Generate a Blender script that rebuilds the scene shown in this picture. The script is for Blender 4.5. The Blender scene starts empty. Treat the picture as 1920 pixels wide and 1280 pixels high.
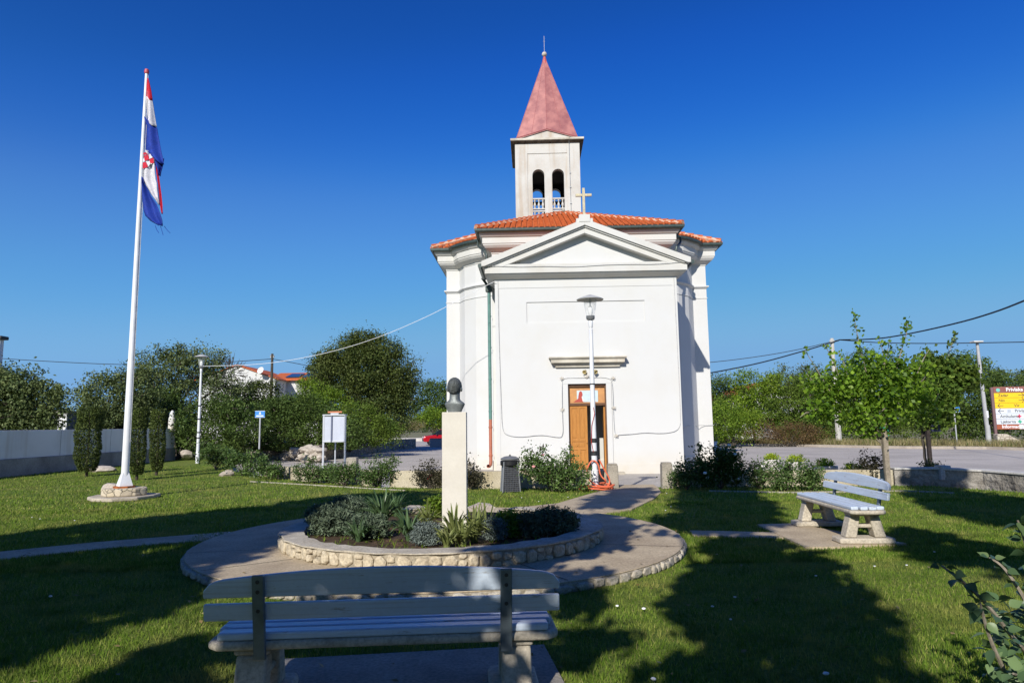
import bpy, bmesh, math, random
import numpy as np
from mathutils import Vector, Matrix, Euler

# ------------------------------------------------------------------ camera, world, sun, exposure
S = bpy.context.scene
COL = S.collection
F, PIT, ROL, EYE = 1280., math.radians(6.9), math.radians(0.77), 1.6
fw = np.array([0, math.cos(PIT), math.sin(PIT)]); u0 = np.array([0, -math.sin(PIT), math.cos(PIT)]); r0 = np.array([1., 0, 0])
rt = r0*math.cos(ROL) - u0*math.sin(ROL); up = u0*math.cos(ROL) + r0*math.sin(ROL)
CAM = np.array([0, 0, EYE])
cd = bpy.data.cameras.new('camera'); cam = bpy.data.objects.new('camera', cd); COL.objects.link(cam)
cd.lens = 24; cd.sensor_width = 36; cd.clip_end = 6000; cd.clip_start = 0.05
cam.matrix_world = Matrix(((rt[0], up[0], -fw[0], 0), (rt[1], up[1], -fw[1], 0), (rt[2], up[2], -fw[2], EYE), (0, 0, 0, 1)))
S.camera = cam
AZ, EL = math.radians(20.), math.radians(32.)          # light travels toward +x sin AZ, +y cos AZ, downwards
W = bpy.data.worlds.new('World'); S.world = W; W.use_nodes = True
nt = W.node_tree; nt.nodes.clear()
sky = nt.nodes.new('ShaderNodeTexSky'); sky.sky_type = 'NISHITA'; sky.sun_disc = False
sky.sun_elevation = EL; sky.sun_rotation = math.radians(180) + AZ
sky.air_density = 1.0; sky.dust_density = 0.25; sky.ozone_density = 3.0; sky.altitude = 300
hs = nt.nodes.new('ShaderNodeHueSaturation'); hs.inputs['Hue'].default_value = .525; hs.inputs['Saturation'].default_value = 1.84; hs.inputs['Value'].default_value = 1.62
gm = nt.nodes.new('ShaderNodeGamma'); gm.inputs[1].default_value = .64
bg = nt.nodes.new('ShaderNodeBackground'); bg.inputs[1].default_value = 0.133
wo = nt.nodes.new('ShaderNodeOutputWorld')
nt.links.new(sky.outputs[0], gm.inputs[0]); nt.links.new(gm.outputs[0], hs.inputs['Color'])
v1 = nt.nodes.new('ShaderNodeVectorMath'); v1.operation = 'SCALE'; v1.inputs[3].default_value = .133
cv = nt.nodes.new('ShaderNodeRGBCurve'); v2 = nt.nodes.new('ShaderNodeVectorMath'); v2.operation = 'SCALE'; v2.inputs[3].default_value = 1/.133/2**.22
for ci, pts in enumerate((((0,.008),(.0137,.017),(.05,.07),(.133,.118),(.28,.185),(.51,.20),(1,.28)), ((0,0),(.09,.068),(.133,.130),(.202,.255),(.323,.37),(.485,.43),(.70,.42),(1,.47)), ((0,0),(.30,.24),(.429,.385),(.497,.54),(.61,.69),(.72,.745),(.8,.73),(1,.74)))):
    c_ = cv.mapping.curves[ci]; c_.points[0].location = pts[0]; c_.points[-1].location = pts[-1]
    for p_ in pts[1:-1]: c_.points.new(*p_)
cv.mapping.update()
nt.links.new(hs.outputs[0], v1.inputs[0]); nt.links.new(v1.outputs[0], cv.inputs['Color']); nt.links.new(cv.outputs[0], v2.inputs[0])
nt.links.new(v2.outputs[0], bg.inputs[0]); nt.links.new(bg.outputs[0], wo.inputs[0])
sl = bpy.data.lights.new('sun', 'SUN'); sl.energy = 4.9; sl.angle = math.radians(0.5); sl.color = (1.0, 0.955, 0.88)
so = bpy.data.objects.new('sun', sl); COL.objects.link(so)
LD = Vector((math.sin(AZ)*math.cos(EL), math.cos(AZ)*math.cos(EL), -math.sin(EL)))
so.rotation_euler = LD.to_track_quat('-Z', 'Y').to_euler(); so.location = (-6, -20, 20)
S.view_settings.view_transform = 'Standard'; S.view_settings.look = 'None'
S.view_settings.exposure = 0.22; S.view_settings.gamma = 1.0
S.render.engine = 'CYCLES'
S.cycles.max_bounces = 6; S.cycles.diffuse_bounces = 3; S.cycles.glossy_bounces = 2; S.cycles.transmission_bounces = 4
S.cycles.transparent_max_bounces = 8; S.cycles.use_denoising = True

# ------------------------------------------------------------------ helpers
def ray(px, py): return fw + rt*(px-960)/F + up*(640-py)/F
def G(px, py, z=0.):
    d = ray(px, py); t = (z-EYE)/d[2]; p = CAM+d*t; return Vector((p[0], p[1], z))
def A(px, py, y):
    d = ray(px, py); p = CAM+d*y/d[1]; return Vector(p)
def PJ(P):
    v = np.asarray(P)-CAM; z = v@fw; zz = np.where(np.abs(z) < 1e-6, 1e-6, z)
    return 960+F*(v@rt)/zz, 640-F*(v@up)/zz, z
def tag(o, label=None, cat=None, group=None, kind=None):
    if label: o['label'] = label
    if cat: o['category'] = cat
    if group: o['group'] = group
    if kind: o['kind'] = kind
    return o
def thing(name, label, cat, loc=(0, 0, 0), rotz=0., group=None):
    o = bpy.data.objects.new(name, None); COL.objects.link(o); o.location = loc; o.rotation_euler = (0, 0, rotz)
    o.empty_display_size = .3
    return tag(o, label, cat, group)
def dup(root, loc, rotz, label, scale=None):
    r = root.copy(); COL.objects.link(r); r.location = loc; r.rotation_euler = (0, 0, rotz); r['label'] = label
    if scale: r.scale = scale
    for ch in list(root.children):
        c = ch.copy(); COL.objects.link(c); c.parent = r
        for g in list(ch.children):
            d = g.copy(); COL.objects.link(d); d.parent = c
    return r

class MB:
    def __init__(s): s.v = []; s.f = []; s.m = []
    def add(s, vs, fs, mi=0):
        n = len(s.v); s.v += [tuple(v) for v in vs]; s.f += [tuple(i+n for i in f) for f in fs]; s.m += [mi]*len(fs)
        return s
    def box(s, x0, x1, y0, y1, z0, z1, mi=0):
        return s.add([(x0,y0,z0),(x1,y0,z0),(x1,y1,z0),(x0,y1,z0),(x0,y0,z1),(x1,y0,z1),(x1,y1,z1),(x0,y1,z1)],
            [(0,3,2,1),(4,5,6,7),(0,1,5,4),(1,2,6,5),(2,3,7,6),(3,0,4,7)], mi)
    def obox(s, c, size, M=None, mi=0):
        hx, hy, hz = [q/2 for q in size]; vs = []
        for z in (-hz, hz):
            for x, y in ((-hx,-hy),(hx,-hy),(hx,hy),(-hx,hy)):
                v = Vector((x, y, z)); v = M @ v if M else v; vs.append(Vector(c)+v)
        return s.add(vs, [(0,3,2,1),(4,5,6,7),(0,1,5,4),(1,2,6,5),(2,3,7,6),(3,0,4,7)], mi)
    def prism(s, poly, z0, z1, mi=0):
        n = len(poly); vs = [(p[0],p[1],z0) for p in poly]+[(p[0],p[1],z1) for p in poly]
        return s.add(vs, [tuple(range(n-1,-1,-1)), tuple(range(n,2*n))]+[(i,(i+1)%n,(i+1)%n+n,i+n) for i in range(n)], mi)
    def xz(s, poly, y0, y1, mi=0):      # polygon in xz extruded along y
        n = len(poly); vs = [(p[0],y0,p[1]) for p in poly]+[(p[0],y1,p[1]) for p in poly]
        return s.add(vs, [tuple(range(n)), tuple(range(2*n-1,n-1,-1))]+[((i+1)%n,i,i+n,(i+1)%n+n) for i in range(n)], mi)
    def yz(s, poly, x0, x1, mi=0):
        n = len(poly); vs = [(x0,p[0],p[1]) for p in poly]+[(x1,p[0],p[1]) for p in poly]
        return s.add(vs, [tuple(range(n-1,-1,-1)), tuple(range(n,2*n))]+[(i,(i+1)%n,(i+1)%n+n,i+n) for i in range(n)], mi)
    def tube(s, pts, rad, n=8, cap=True, mi=0):
        pts = [Vector(p) for p in pts]; m = len(pts)
        if not hasattr(rad, '__len__'): rad = [rad]*m
        vs = []; T0 = None
        for i, p in enumerate(pts):
            t = (pts[min(i+1,m-1)]-pts[max(i-1,0)]).normalized()
            if T0 is None:
                a = Vector((0,0,1)) if abs(t.z) < .9 else Vector((1,0,0)); nx = t.cross(a).normalized()
            else:
                nx = (T0 - t*T0.dot(t)); nx = nx.normalized() if nx.length > 1e-6 else t.orthogonal().normalized()
            T0 = nx; ny = t.cross(nx)
            for k in range(n):
                an = 2*math.pi*k/n; vs.append(p+(nx*math.cos(an)+ny*math.sin(an))*rad[i])
        fs = [(i*n+k, i*n+(k+1)%n, (i+1)*n+(k+1)%n, (i+1)*n+k) for i in range(m-1) for k in range(n)]
        if cap: fs += [tuple(range(n-1,-1,-1)), tuple(range((m-1)*n, m*n))]
        return s.add(vs, fs, mi)
    def lathe(s, prof, c=(0,0,0), n=20, mi=0, sx=1., sy=1.):
        vs = []; m = len(prof)
        for r, z in prof:
            for k in range(n):
                an = 2*math.pi*k/n; vs.append((c[0]+r*sx*math.cos(an), c[1]+r*sy*math.sin(an), c[2]+z))
        fs = [(i*n+k, i*n+(k+1)%n, (i+1)*n+(k+1)%n, (i+1)*n+k) for i in range(m-1) for k in range(n)]
        if prof[0][0] > 1e-4: fs.append(tuple(range(n-1,-1,-1)))
        if prof[-1][0] > 1e-4: fs.append(tuple(range((m-1)*n, m*n)))
        return s.add(vs, fs, mi)
    def rock(s, c, size, rng, mi=0, flat=1.):
        bm = bmesh.new(); bmesh.ops.create_icosphere(bm, subdivisions=2, radius=.5)
        a, b, d = rng.uniform(0, 9, 3)
        cuts = []
        for k in range(7):
            q = Vector(rng.normal(size=3)).normalized(); cuts.append((q, rng.uniform(.3, .42)))
        vs = []
        for v in bm.verts:
            p = v.co.copy()
            for q, dd in cuts:
                e = p.dot(q)-dd
                if e > 0: p -= q*e
            p *= 1+.08*math.sin(7*p.x+a)*math.cos(6*p.y+b)
            vs.append((c[0]+p.x*size[0]*1.25, c[1]+p.y*size[1]*1.25, c[2]+p.z*size[2]*1.25))
        fs = [tuple(v.index for v in f.verts) for f in bm.faces]; bm.free()
        return s.add(vs, fs, mi)
    def build(s, name, mat, parent=None, smooth=False, bevel=0., world=False, seg=2):
        off = Vector(parent.location) if (world and parent) else Vector((0,0,0))
        me = bpy.data.meshes.new(name)
        me.from_pydata([(v[0]-off.x, v[1]-off.y, v[2]-off.z) for v in s.v], [], s.f)
        mats = mat if isinstance(mat, (list, tuple)) else [mat]
        for q in mats: me.materials.append(q)
        if len(mats) > 1: me.polygons.foreach_set('material_index', s.m)
        bm = bmesh.new(); bm.from_mesh(me); bmesh.ops.recalc_face_normals(bm, faces=bm.faces); bm.to_mesh(me); bm.free()
        if smooth:
            me.polygons.foreach_set('use_smooth', [True]*len(me.polygons))
        me.update()
        o = bpy.data.objects.new(name, me); COL.objects.link(o)
        if smooth:
            try: me.set_sharp_from_angle(angle=math.radians(40))
            except Exception: pass
        if parent: o.parent = parent
        if bevel > 0:
            b = o.modifiers.new('bevel', 'BEVEL'); b.width = bevel; b.segments = seg; b.limit_method = 'ANGLE'; b.angle_limit = math.radians(35)
        return o

def np_mesh(name, V, nper, mat, parent=None, off=(0,0,0)):
    """mesh of many separate faces with nper verts each; V is (N*nper,3)"""
    V = np.asarray(V, dtype=np.float32)-np.asarray(off, dtype=np.float32); n = len(V)//nper
    me = bpy.data.meshes.new(name); me.vertices.add(len(V)); me.vertices.foreach_set('co', V.ravel())
    me.loops.add(len(V)); me.loops.foreach_set('vertex_index', np.arange(len(V), dtype=np.int32))
    me.polygons.add(n); me.polygons.foreach_set('loop_start', np.arange(0, n*nper, nper, dtype=np.int32))
    me.materials.append(mat); me.update(calc_edges=True)
    o = bpy.data.objects.new(name, me); COL.objects.link(o)
    if parent: o.parent = parent
    return o

def leaf_verts(Cn, size, rng, aspect=.55, upb=.35, fold=True, jitter=.35):
    n = len(Cn); N = rng.normal(size=(n,3)); N[:,2] = N[:,2]+upb*1.5
    N /= np.linalg.norm(N, axis=1)[:,None]+1e-9
    T = rng.normal(size=(n,3)); T -= N*(T*N).sum(1)[:,None]; T /= np.linalg.norm(T, axis=1)[:,None]+1e-9
    B = np.cross(N, T); s = (size*(1+jitter*rng.uniform(-1,1,n)))[:,None]
    out = np.empty((n,4,3)); out[:,0] = Cn-T*s*.5; out[:,1] = Cn+B*s*.5*aspect+N*s*.08; out[:,2] = Cn+T*s*.5; out[:,3] = Cn-B*s*.5*aspect+N*s*.08
    return out.reshape(-1,3)

def lobe_points(lobes, n, rng, shell=.72):
    L = np.array([l[:6] for l in lobes], float); w = (L[:,3]*L[:,4]+L[:,3]*L[:,5]+L[:,4]*L[:,5]); w /= w.sum()
    idx = rng.choice(len(L), n, p=w); d = rng.normal(size=(n,3)); d /= np.linalg.norm(d, axis=1)[:,None]
    r = rng.uniform(shell, 1.0, n)**.8
    return L[idx,:3]+d*L[idx,3:]*r[:,None]

def crown_centres(lobes, nclump, per, cr, rng, shell=.72, inner=.25, flat=.7):
    K = lobe_points(lobes, nclump, rng, shell)
    ni = int(nclump*inner); K = np.vstack([K, lobe_points(lobes, ni, rng, .2)]) if ni else K
    sc = rng.uniform(.6, 1.3, len(K))
    P = np.repeat(K, per, axis=0); s = np.repeat(sc, per)
    d = rng.normal(size=P.shape)*np.array([1,1,flat])*.5
    return P+d*cr*s[:,None]

# ------------------------------------------------------------------ materials
MAT = {}
def base(name):
    m = bpy.data.materials.new(name); m.use_nodes = True; n = m.node_tree; b = n.nodes['Principled BSDF']
    return m, n, b
def N(n, t, **kw):
    q = n.nodes.new(t)
    for k, v in kw.items(): setattr(q, k, v)
    return q
def mixc(n, fac, c1, c2):
    q = N(n, 'ShaderNodeMix', data_type='RGBA')
    for i, c in ((6, c1), (7, c2)):
        if isinstance(c, tuple): q.inputs[i].default_value = (*c[:3], 1)
        else: n.links.new(c, q.inputs[i])
    if isinstance(fac, float): q.inputs[0].default_value = fac
    else: n.links.new(fac, q.inputs[0])
    return q.outputs[2]
def noise(n, scale, detail=4., rough=.55, vec=None, stretch=None):
    q = N(n, 'ShaderNodeTexNoise'); q.inputs['Scale'].default_value = scale; q.inputs['Detail'].default_value = detail
    q.inputs['Roughness'].default_value = rough
    tc = N(n, 'ShaderNodeTexCoord'); v = tc.outputs['Object']
    if stretch:
        mp = N(n, 'ShaderNodeMapping'); mp.inputs['Scale'].default_value = stretch; n.links.new(v, mp.inputs[0]); v = mp.outputs[0]
    n.links.new(v, q.inputs['Vector']); return q
def ramp(n, inp, stops):
    q = N(n, 'ShaderNodeValToRGB'); e = q.color_ramp.elements
    while len(e) > 1: e.remove(e[-1])
    for i, (p, c) in enumerate(stops):
        k = e[0] if i == 0 else e.new(p); k.position = p
        k.color = (*c, 1) if isinstance(c, tuple) else (c, c, c, 1)
    n.links.new(inp, q.inputs[0]); return q.outputs[0]
def bump(n, b, h, strength=.3, dist=.02):
    q = N(n, 'ShaderNodeBump'); q.inputs['Strength'].default_value = strength; q.inputs['Distance'].default_value = dist
    n.links.new(h, q.inputs['Height']); n.links.new(q.outputs[0], b.inputs['Normal']); return q
def M(name, c1, c2=None, scale=6., rough=.6, bs=.15, bscale=60., metal=0., lo=.35, hi=.65, stretch=None, bd=.01):
    if name in MAT: return MAT[name]
    m, n, b = base(name); c2 = c2 or tuple(x*.8 for x in c1)
    nz = noise(n, scale, 5, stretch=stretch); f = ramp(n, nz.outputs[0], [(lo, 0.), (hi, 1.)])
    col = mixc(n, f, c1, c2); mu = N(n, 'ShaderNodeMix', data_type='RGBA', blend_type='MULTIPLY'); mu.inputs[0].default_value = 1.
    n.links.new(col, mu.inputs[6]); n.links.new(ramp(n, noise(n, 38, 4, .7).outputs[0], [(.33, 1.-.35*(rough > .55)), (.62, 1.06)]), mu.inputs[7]); n.links.new(mu.outputs[2], b.inputs['Base Color'])
    b.inputs['Roughness'].default_value = rough; b.inputs['Metallic'].default_value = metal; b.inputs['Specular IOR Level'].default_value = .22 if rough > .55 else .5
    if bs: bump(n, b, noise(n, bscale, 4).outputs[0], bs, bd)
    MAT[name] = m; return m
def leafmat(name, c1, c2, c3=None, trans=.3, rough=.5, spec=.3):
    if name in MAT: return MAT[name]
    m, n, b = base(name); g = N(n, 'ShaderNodeNewGeometry')
    c3 = c3 or tuple(x*1.3 for x in c2)
    col = ramp(n, g.outputs['Random Per Island'], [(0., c1), (.55, c2), (1., c3)])
    nz = noise(n, 1.1, 4, .65); f = ramp(n, nz.outputs[0], [(.32, .55), (.52, .95), (.70, 1.4)])
    col = mixc(n, ramp(n, noise(n, .45, 2).outputs[0], [(.45, 0.), (.68, .45)]), col, (c3[0]*.95, c3[1]*.95, c3[2]*.8))
    mu = N(n, 'ShaderNodeMix', data_type='RGBA', blend_type='MULTIPLY'); mu.inputs[0].default_value = 1.
    n.links.new(col, mu.inputs[6]); n.links.new(f, mu.inputs[7]); col = mu.outputs[2]
    n.links.new(col, b.inputs['Base Color']); b.inputs['Roughness'].default_value = rough
    b.inputs['Specular IOR Level'].default_value = spec*.35
    tr = N(n, 'ShaderNodeBsdfTranslucent'); n.links.new(mixc(n, .5, col, (c3[0]*1.3, c3[1]*1.4, c3[2]*.5)), tr.inputs[0])
    mx = N(n, 'ShaderNodeMixShader'); mx.inputs[0].default_value = trans
    n.links.new(b.outputs[0], mx.inputs[1]); n.links.new(tr.outputs[0], mx.inputs[2])
    n.links.new(mx.outputs[0], n.nodes['Material Output'].inputs[0])
    MAT[name] = m; return m
def stonemat(name, cols, mortar, scale=5., mw=.06, bs=.6, stretch=None, rand=1.):
    if name in MAT: return MAT[name]
    m, n, b = base(name); tc = N(n, 'ShaderNodeTexCoord'); v = tc.outputs['Object']
    if stretch:
        mp = N(n, 'ShaderNodeMapping'); mp.inputs['Scale'].default_value = stretch; n.links.new(v, mp.inputs[0]); v = mp.outputs[0]
    w = N(n, 'ShaderNodeTexNoise'); w.inputs['Scale'].default_value = scale*.9; n.links.new(v, w.inputs['Vector'])
    ad = N(n, 'ShaderNodeVectorMath', operation='MULTIPLY_ADD'); n.links.new(w.outputs['Color'], ad.inputs[0]); ad.inputs[1].default_value = (.12,.12,.12)
    n.links.new(v, ad.inputs[2]); v = ad.outputs[0]
    a = N(n, 'ShaderNodeTexVoronoi', feature='F1'); e = N(n, 'ShaderNodeTexVoronoi', feature='DISTANCE_TO_EDGE')
    for q in (a, e): q.inputs['Scale'].default_value = scale; n.links.new(v, q.inputs['Vector']); q.inputs['Randomness'].default_value = rand
    sp = N(n, 'ShaderNodeSeparateColor'); n.links.new(a.outputs['Color'], sp.inputs[0])
    col = ramp(n, sp.outputs[0], [(0., cols[0]), (.5, cols[1]), (1., cols[2])])
    nz = noise(n, 30, 5); col = mixc(n, ramp(n, nz.outputs[0], [(.4, 0.), (.7, .45)]), col, tuple(x*.6 for x in cols[0]))
    f = ramp(n, e.outputs['Distance'], [(mw*.4, 1.), (mw, 0.)])
    n.links.new(mixc(n, f, col, mortar), b.inputs['Base Color']); b.inputs['Roughness'].default_value = .85
    h = ramp(n, e.outputs['Distance'], [(0., 0.), (mw*1.6, .8), (.5, 1.)])
    bump(n, b, h, bs, .04); MAT[name] = m; return m

# white plaster with faint dirt
def plaster(name, c=(.575,.572,.555), dirt=(.52,.49,.42), amt=.35, streak=.0, zlo=None):
    if name in MAT: return MAT[name]
    m, n, b = base(name)
    a = ramp(n, noise(n, .8, 6, .6).outputs[0], [(.45, 0.), (.8, amt)])
    col = mixc(n, a, c, dirt)
    if streak:
        s = ramp(n, noise(n, 1., 5, .6, stretch=(2.2, 2.2, .16)).outputs[0], [(.5, 0.), (.72, streak)])
        col = mixc(n, s, col, (.42,.33,.24))
    if zlo is not None:
        tc = N(n, 'ShaderNodeTexCoord'); sp = N(n, 'ShaderNodeSeparateXYZ'); n.links.new(tc.outputs['Object'], sp.inputs[0])
        mr = N(n, 'ShaderNodeMapRange'); n.links.new(sp.outputs[2], mr.inputs[0]); mr.inputs[1].default_value = zlo; mr.inputs[2].default_value = zlo+.9
        mr.inputs[3].default_value = .95; mr.inputs[4].default_value = 0.
        mu = N(n, 'ShaderNodeMath', operation='MULTIPLY'); n.links.new(mr.outputs[0], mu.inputs[0]); n.links.new(noise(n, 2.5, 6).outputs[0], mu.inputs[1])
        col = mixc(n, mu.outputs[0], col, (.55,.47,.34))
    n.links.new(col, b.inputs['Base Color']); b.inputs['Roughness'].default_value = .8
    b.inputs['Specular IOR Level'].default_value = .2
    bump(n, b, noise(n, 35, 6).outputs[0], .12, .01); MAT[name] = m; return m

PL = plaster('plaster', zlo=0.); PLT = plaster('plaster_tower', (.56,.54,.50), (.38,.32,.25), .7, .95)
PLS = plaster('plaster_cornice', (.575,.565,.53), (.42,.36,.26), .4)
STAIN = plaster('stained_ledge', (.60,.56,.47), (.17,.145,.11), .85, .6)
WPAINT = M('white_metal_paint', (.72,.73,.75), (.62,.63,.64), 3, .35, .03, 30)
GREYM = M('grey_metal', (.36,.37,.38), (.28,.29,.30), 5, .45, .05, 40, metal=.3)
BLACK = M('black_rubber', (.015,.015,.017), (.03,.03,.03), 5, .5, .05)
GUT = M('green_gutter', (.035,.055,.05), (.06,.08,.07), 8, .4, .05, metal=.2)
PIPEG = M('green_pipe', (.10,.22,.19), (.08,.17,.15), 6, .4, .03)
PIPEC = M('copper_pipe', (.42,.13,.07), (.30,.10,.06), 6, .5, .05)
CONC = M('concrete', (.40,.36,.29), (.28,.25,.20), 3.5, .85, .25, 45)
PAVE = M('pavement', (.52,.425,.29), (.39,.31,.21), 1.6, .88, .25, 60)
KERBC = M('pale_concrete', (.52,.47,.38), (.38,.335,.26), 4, .85, .35, 30)
ASPH = M('asphalt', (.50,.455,.41), (.39,.355,.32), .35, .9, .3, 90)
BARK = M('bark', (.10,.085,.065), (.055,.045,.035), 9, .9, .7, 22, stretch=(1,1,.25))
BARKL = M('bark_pale', (.30,.26,.20), (.20,.17,.13), 9, .85, .5, 30)
SOIL = M('soil', (.10,.065,.04), (.05,.035,.022), 8, .95, .8, 25, bd=.03)
WOOD = M('oak_door', (.46,.20,.045), (.36,.15,.03), 5, .38, .15, 40, stretch=(8,8,.6))
WOODD = M('dark_wood', (.13,.06,.025), (.08,.035,.015), 5, .45, .1, 40)
TILEM = M('terracotta', (.62,.165,.05), (.44,.095,.03), 7, .7, .25, 30, lo=.3, hi=.7)
MORT = M('ridge_mortar', (.66,.48,.36), (.55,.26,.15), 5, .85, .4, 25)
SPIRE = M('red_sheet_metal', (.40,.16,.14), (.25,.085,.085), 1.8, .5, .12, 20, metal=.1)
SLAT = M('white_slats', (.52,.60,.70), (.44,.50,.58), 4, .36, .3, 30, stretch=(.3,3,3))
_n = SLAT.node_tree; _b = _n.nodes['Principled BSDF']; _l = _b.inputs['Base Color'].links[0].from_socket
_w = noise(_n, 11, 6, .75, stretch=(.35, 2.2, 2.2)); _m = mixc(_n, ramp(_n, _w.outputs[0], [(.60, 0.), (.66, .9)]), _l, (.27,.25,.22))
_g = noise(_n, 26, 4, .6, stretch=(.06, 2.5, 2.5)); _m = mixc(_n, ramp(_n, _g.outputs[0], [(.52, 0.), (.62, .35)]), _m, (.36,.37,.38)); _n.links.new(_m, _b.inputs['Base Color'])
BCONC = M('bench_concrete', (.56,.50,.40), (.42,.37,.29), 6, .85, .35, 50)
POSTM = M('bench_post_metal', (.17,.21,.235), (.11,.135,.15), 8, .45, .1, 40, metal=.4)
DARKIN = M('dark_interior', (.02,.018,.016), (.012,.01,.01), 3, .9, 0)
STB = stonemat('bed_stone', [(.52,.44,.30),(.62,.54,.40),(.44,.37,.27)], (.44,.38,.28), 5.5, .03, 1.)
STW = stonemat('edge_stone', [(.42,.38,.31),(.50,.45,.37),(.34,.30,.25)], (.27,.235,.19), 7., .04, 1.)
STR = stonemat('field_stone', [(.34,.28,.22),(.42,.36,.30),(.27,.22,.18)], (.12,.10,.08), 3., .06, .9)
ROCK = M('limestone', (.56,.50,.42), (.36,.31,.26), 4, .9, .5, 14)
GLASS, n_, b_ = base('lamp_glass'); b_.inputs['Base Color'].default_value = (.9,.92,.92,1); b_.inputs['Roughness'].default_value = .08
tr_ = N(n_, 'ShaderNodeBsdfTransparent'); mx_ = N(n_, 'ShaderNodeMixShader'); mx_.inputs[0].default_value = .78
n_.links.new(b_.outputs[0], mx_.inputs[1]); n_.links.new(tr_.outputs[0], mx_.inputs[2]); n_.links.new(mx_.outputs[0], n_.nodes['Material Output'].inputs[0])
def flat(name, c, rough=.5, metal=0.): return M(name, c, tuple(x*.9 for x in c), 12, rough, .03, 50, metal=metal)

# ------------------------------------------------------------------ layout lines
FCT = -.3          # forecourt and road level
rngG = np.random.default_rng(5)

# ground, road, forecourt
def ground_mat():
    m, n, b = base('dry_ground')
    c = ramp(n, noise(n, .12, 6).outputs[0], [(.3, (.10,.12,.045)), (.5, (.17,.155,.075)), (.7, (.24,.20,.12))])
    n.links.new(c, b.inputs['Base Color']); b.inputs['Roughness'].default_value = .95
    bump(n, b, noise(n, 6, 6).outputs[0], .6, .1); return m
gm_ = MB(); gm_.box(-2500, 2500, -300, 4500, FCT-1., FCT-.02); tag(gm_.build('ground', ground_mat()), kind='structure')

def sheet(name, poly, z0, z1, mat, kind='structure', label=None):
    q = MB(); q.prism(poly, z0, z1); return tag(q.build(name, mat), label=label, kind=kind)

# asphalt: parking round the church and the road beyond
kf = [G(1336, 834, FCT), G(1500, 837, FCT), G(1700, 841, FCT), G(1850, 842, FCT), G(1990, 846, FCT)]
road_poly = [(-30, 18), (60, 8), (60, kf[-1].y-2)] + [(p.x, p.y) for p in reversed(kf)] + [(4, 64), (-2, 84), (-18, 90), (-14, 66), (-13, 44), (-18, 36)]
sheet('road', road_poly, FCT-.3, FCT, ASPH)
# pale forecourt concrete in front of the church
sheet('forecourt', [(-4.2, 17.2), (8.5, 17.2), (11, 20.5), (9.5, 27.5), (-4.6, 27.5)], FCT-.2, FCT+.006, M('forecourt_concrete', (.46,.42,.37), (.36,.33,.29), 1.2, .88, .25, 70))
# far kerb strip along the verge on the right
kb = MB()
for a, b in zip(kf[:-1], kf[1:]):
    d = Vector((0, .55, 0)); kb.add([a+Vector((0,0,-.1)), b+Vector((0,0,-.1)), b+d+Vector((0,0,-.1)), a+d+Vector((0,0,-.1)),
        a+Vector((0,0,.16)), b+Vector((0,0,.16)), b+d+Vector((0,0,.16)), a+d+Vector((0,0,.16))], [(0,3,2,1),(4,5,6,7),(0,1,5,4),(1,2,6,5),(2,3,7,6),(3,0,4,7)])
tag(kb.build('kerb', M('kerb_far', (.46,.40,.33), (.36,.31,.26), 2, .9, .3)), kind='structure')
# pale pavement far left behind the junction
pv = [G(745, 806+0, FCT)]
pw = MB(); c1 = A(745, 812, 84); pw.box(-16, 6, 84, 88, FCT-.2, FCT+.35); tag(pw.build('pavement', M('far_pavement', (.62,.58,.52), None, 2, .9, .1)), kind='structure')

# lawn (raised above the forecourt)
lawn_poly = [(-70, -50), (40, -50), (16, 8), (12, 13.2), (10.6, 15.4), (9.9, 16.7), (3.75, 17.25), (3.6, 17.25), (2.5, 17.3), (-1, 17.4), (-3.5, 18.3), (-6.6, 20.9), (-10.3, 25.5), (-14, 34), (-17, 39), (-70, 42)]
def lawn_mat():
    m, n, b = base('turf')
    a = ramp(n, noise(n, .7, 6, .65).outputs[0], [(.34, 0.), (.62, 1.)])
    c = mixc(n, a, (.125,.20,.03), (.23,.255,.06))
    h = noise(n, 28, 6, .7, stretch=(1, .7, 1)); c = mixc(n, ramp(n, h.outputs[0], [(.42, 0.), (.62, .7)]), c, (.05,.08,.018))
    n.links.new(c, b.inputs['Base Color']); b.inputs['Roughness'].default_value = .95; b.inputs['Specular IOR Level'].default_value = .1
    bump(n, b, h.outputs[0], .9, .05); return m
sheet('lawn', lawn_poly, -.5, 0., lawn_mat())

# circular paving and flower bed
CC = (-.98, 9.6); RO = 3.25; CB = (-.95, 9.5); RB = 2.13
def circ(c, r, n=72, a0=0., a1=2*math.pi, jit=0., rng=None):
    return [(c[0]+(r+(rng.uniform(-jit, jit) if rng is not None else 0))*math.cos(a0+(a1-a0)*i/n), c[1]+(r+0)*math.sin(a0+(a1-a0)*i/n)) for i in range(n)]
paving_edge_later = True
mb = MB(); mb.prism(circ(CC, RO-.05, 96), .085, .10)
tag(mb.build('paving', PAVE, bevel=.006), kind='structure')
# expansion joints cut as thin dark strips
jm = MB()
for an in (-100, -62, -138, -20, 200):
    a = math.radians(an); d = Vector((math.cos(a), math.sin(a), 0)); p = Vector((-d.y, d.x, 0))*.006
    q0 = Vector((CB[0], CB[1], .104))+d*(RB+.02); q1 = Vector((CC[0], CC[1], .104))+d*(RO-.08)
    jm.add([q0-p, q1-p, q1+p, q0+p], [(0,1,2,3)])
tag(jm.build('paving_joint', M('joint_dirt', (.08,.065,.05), None, 8, .95, 0)), kind='structure')
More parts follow.
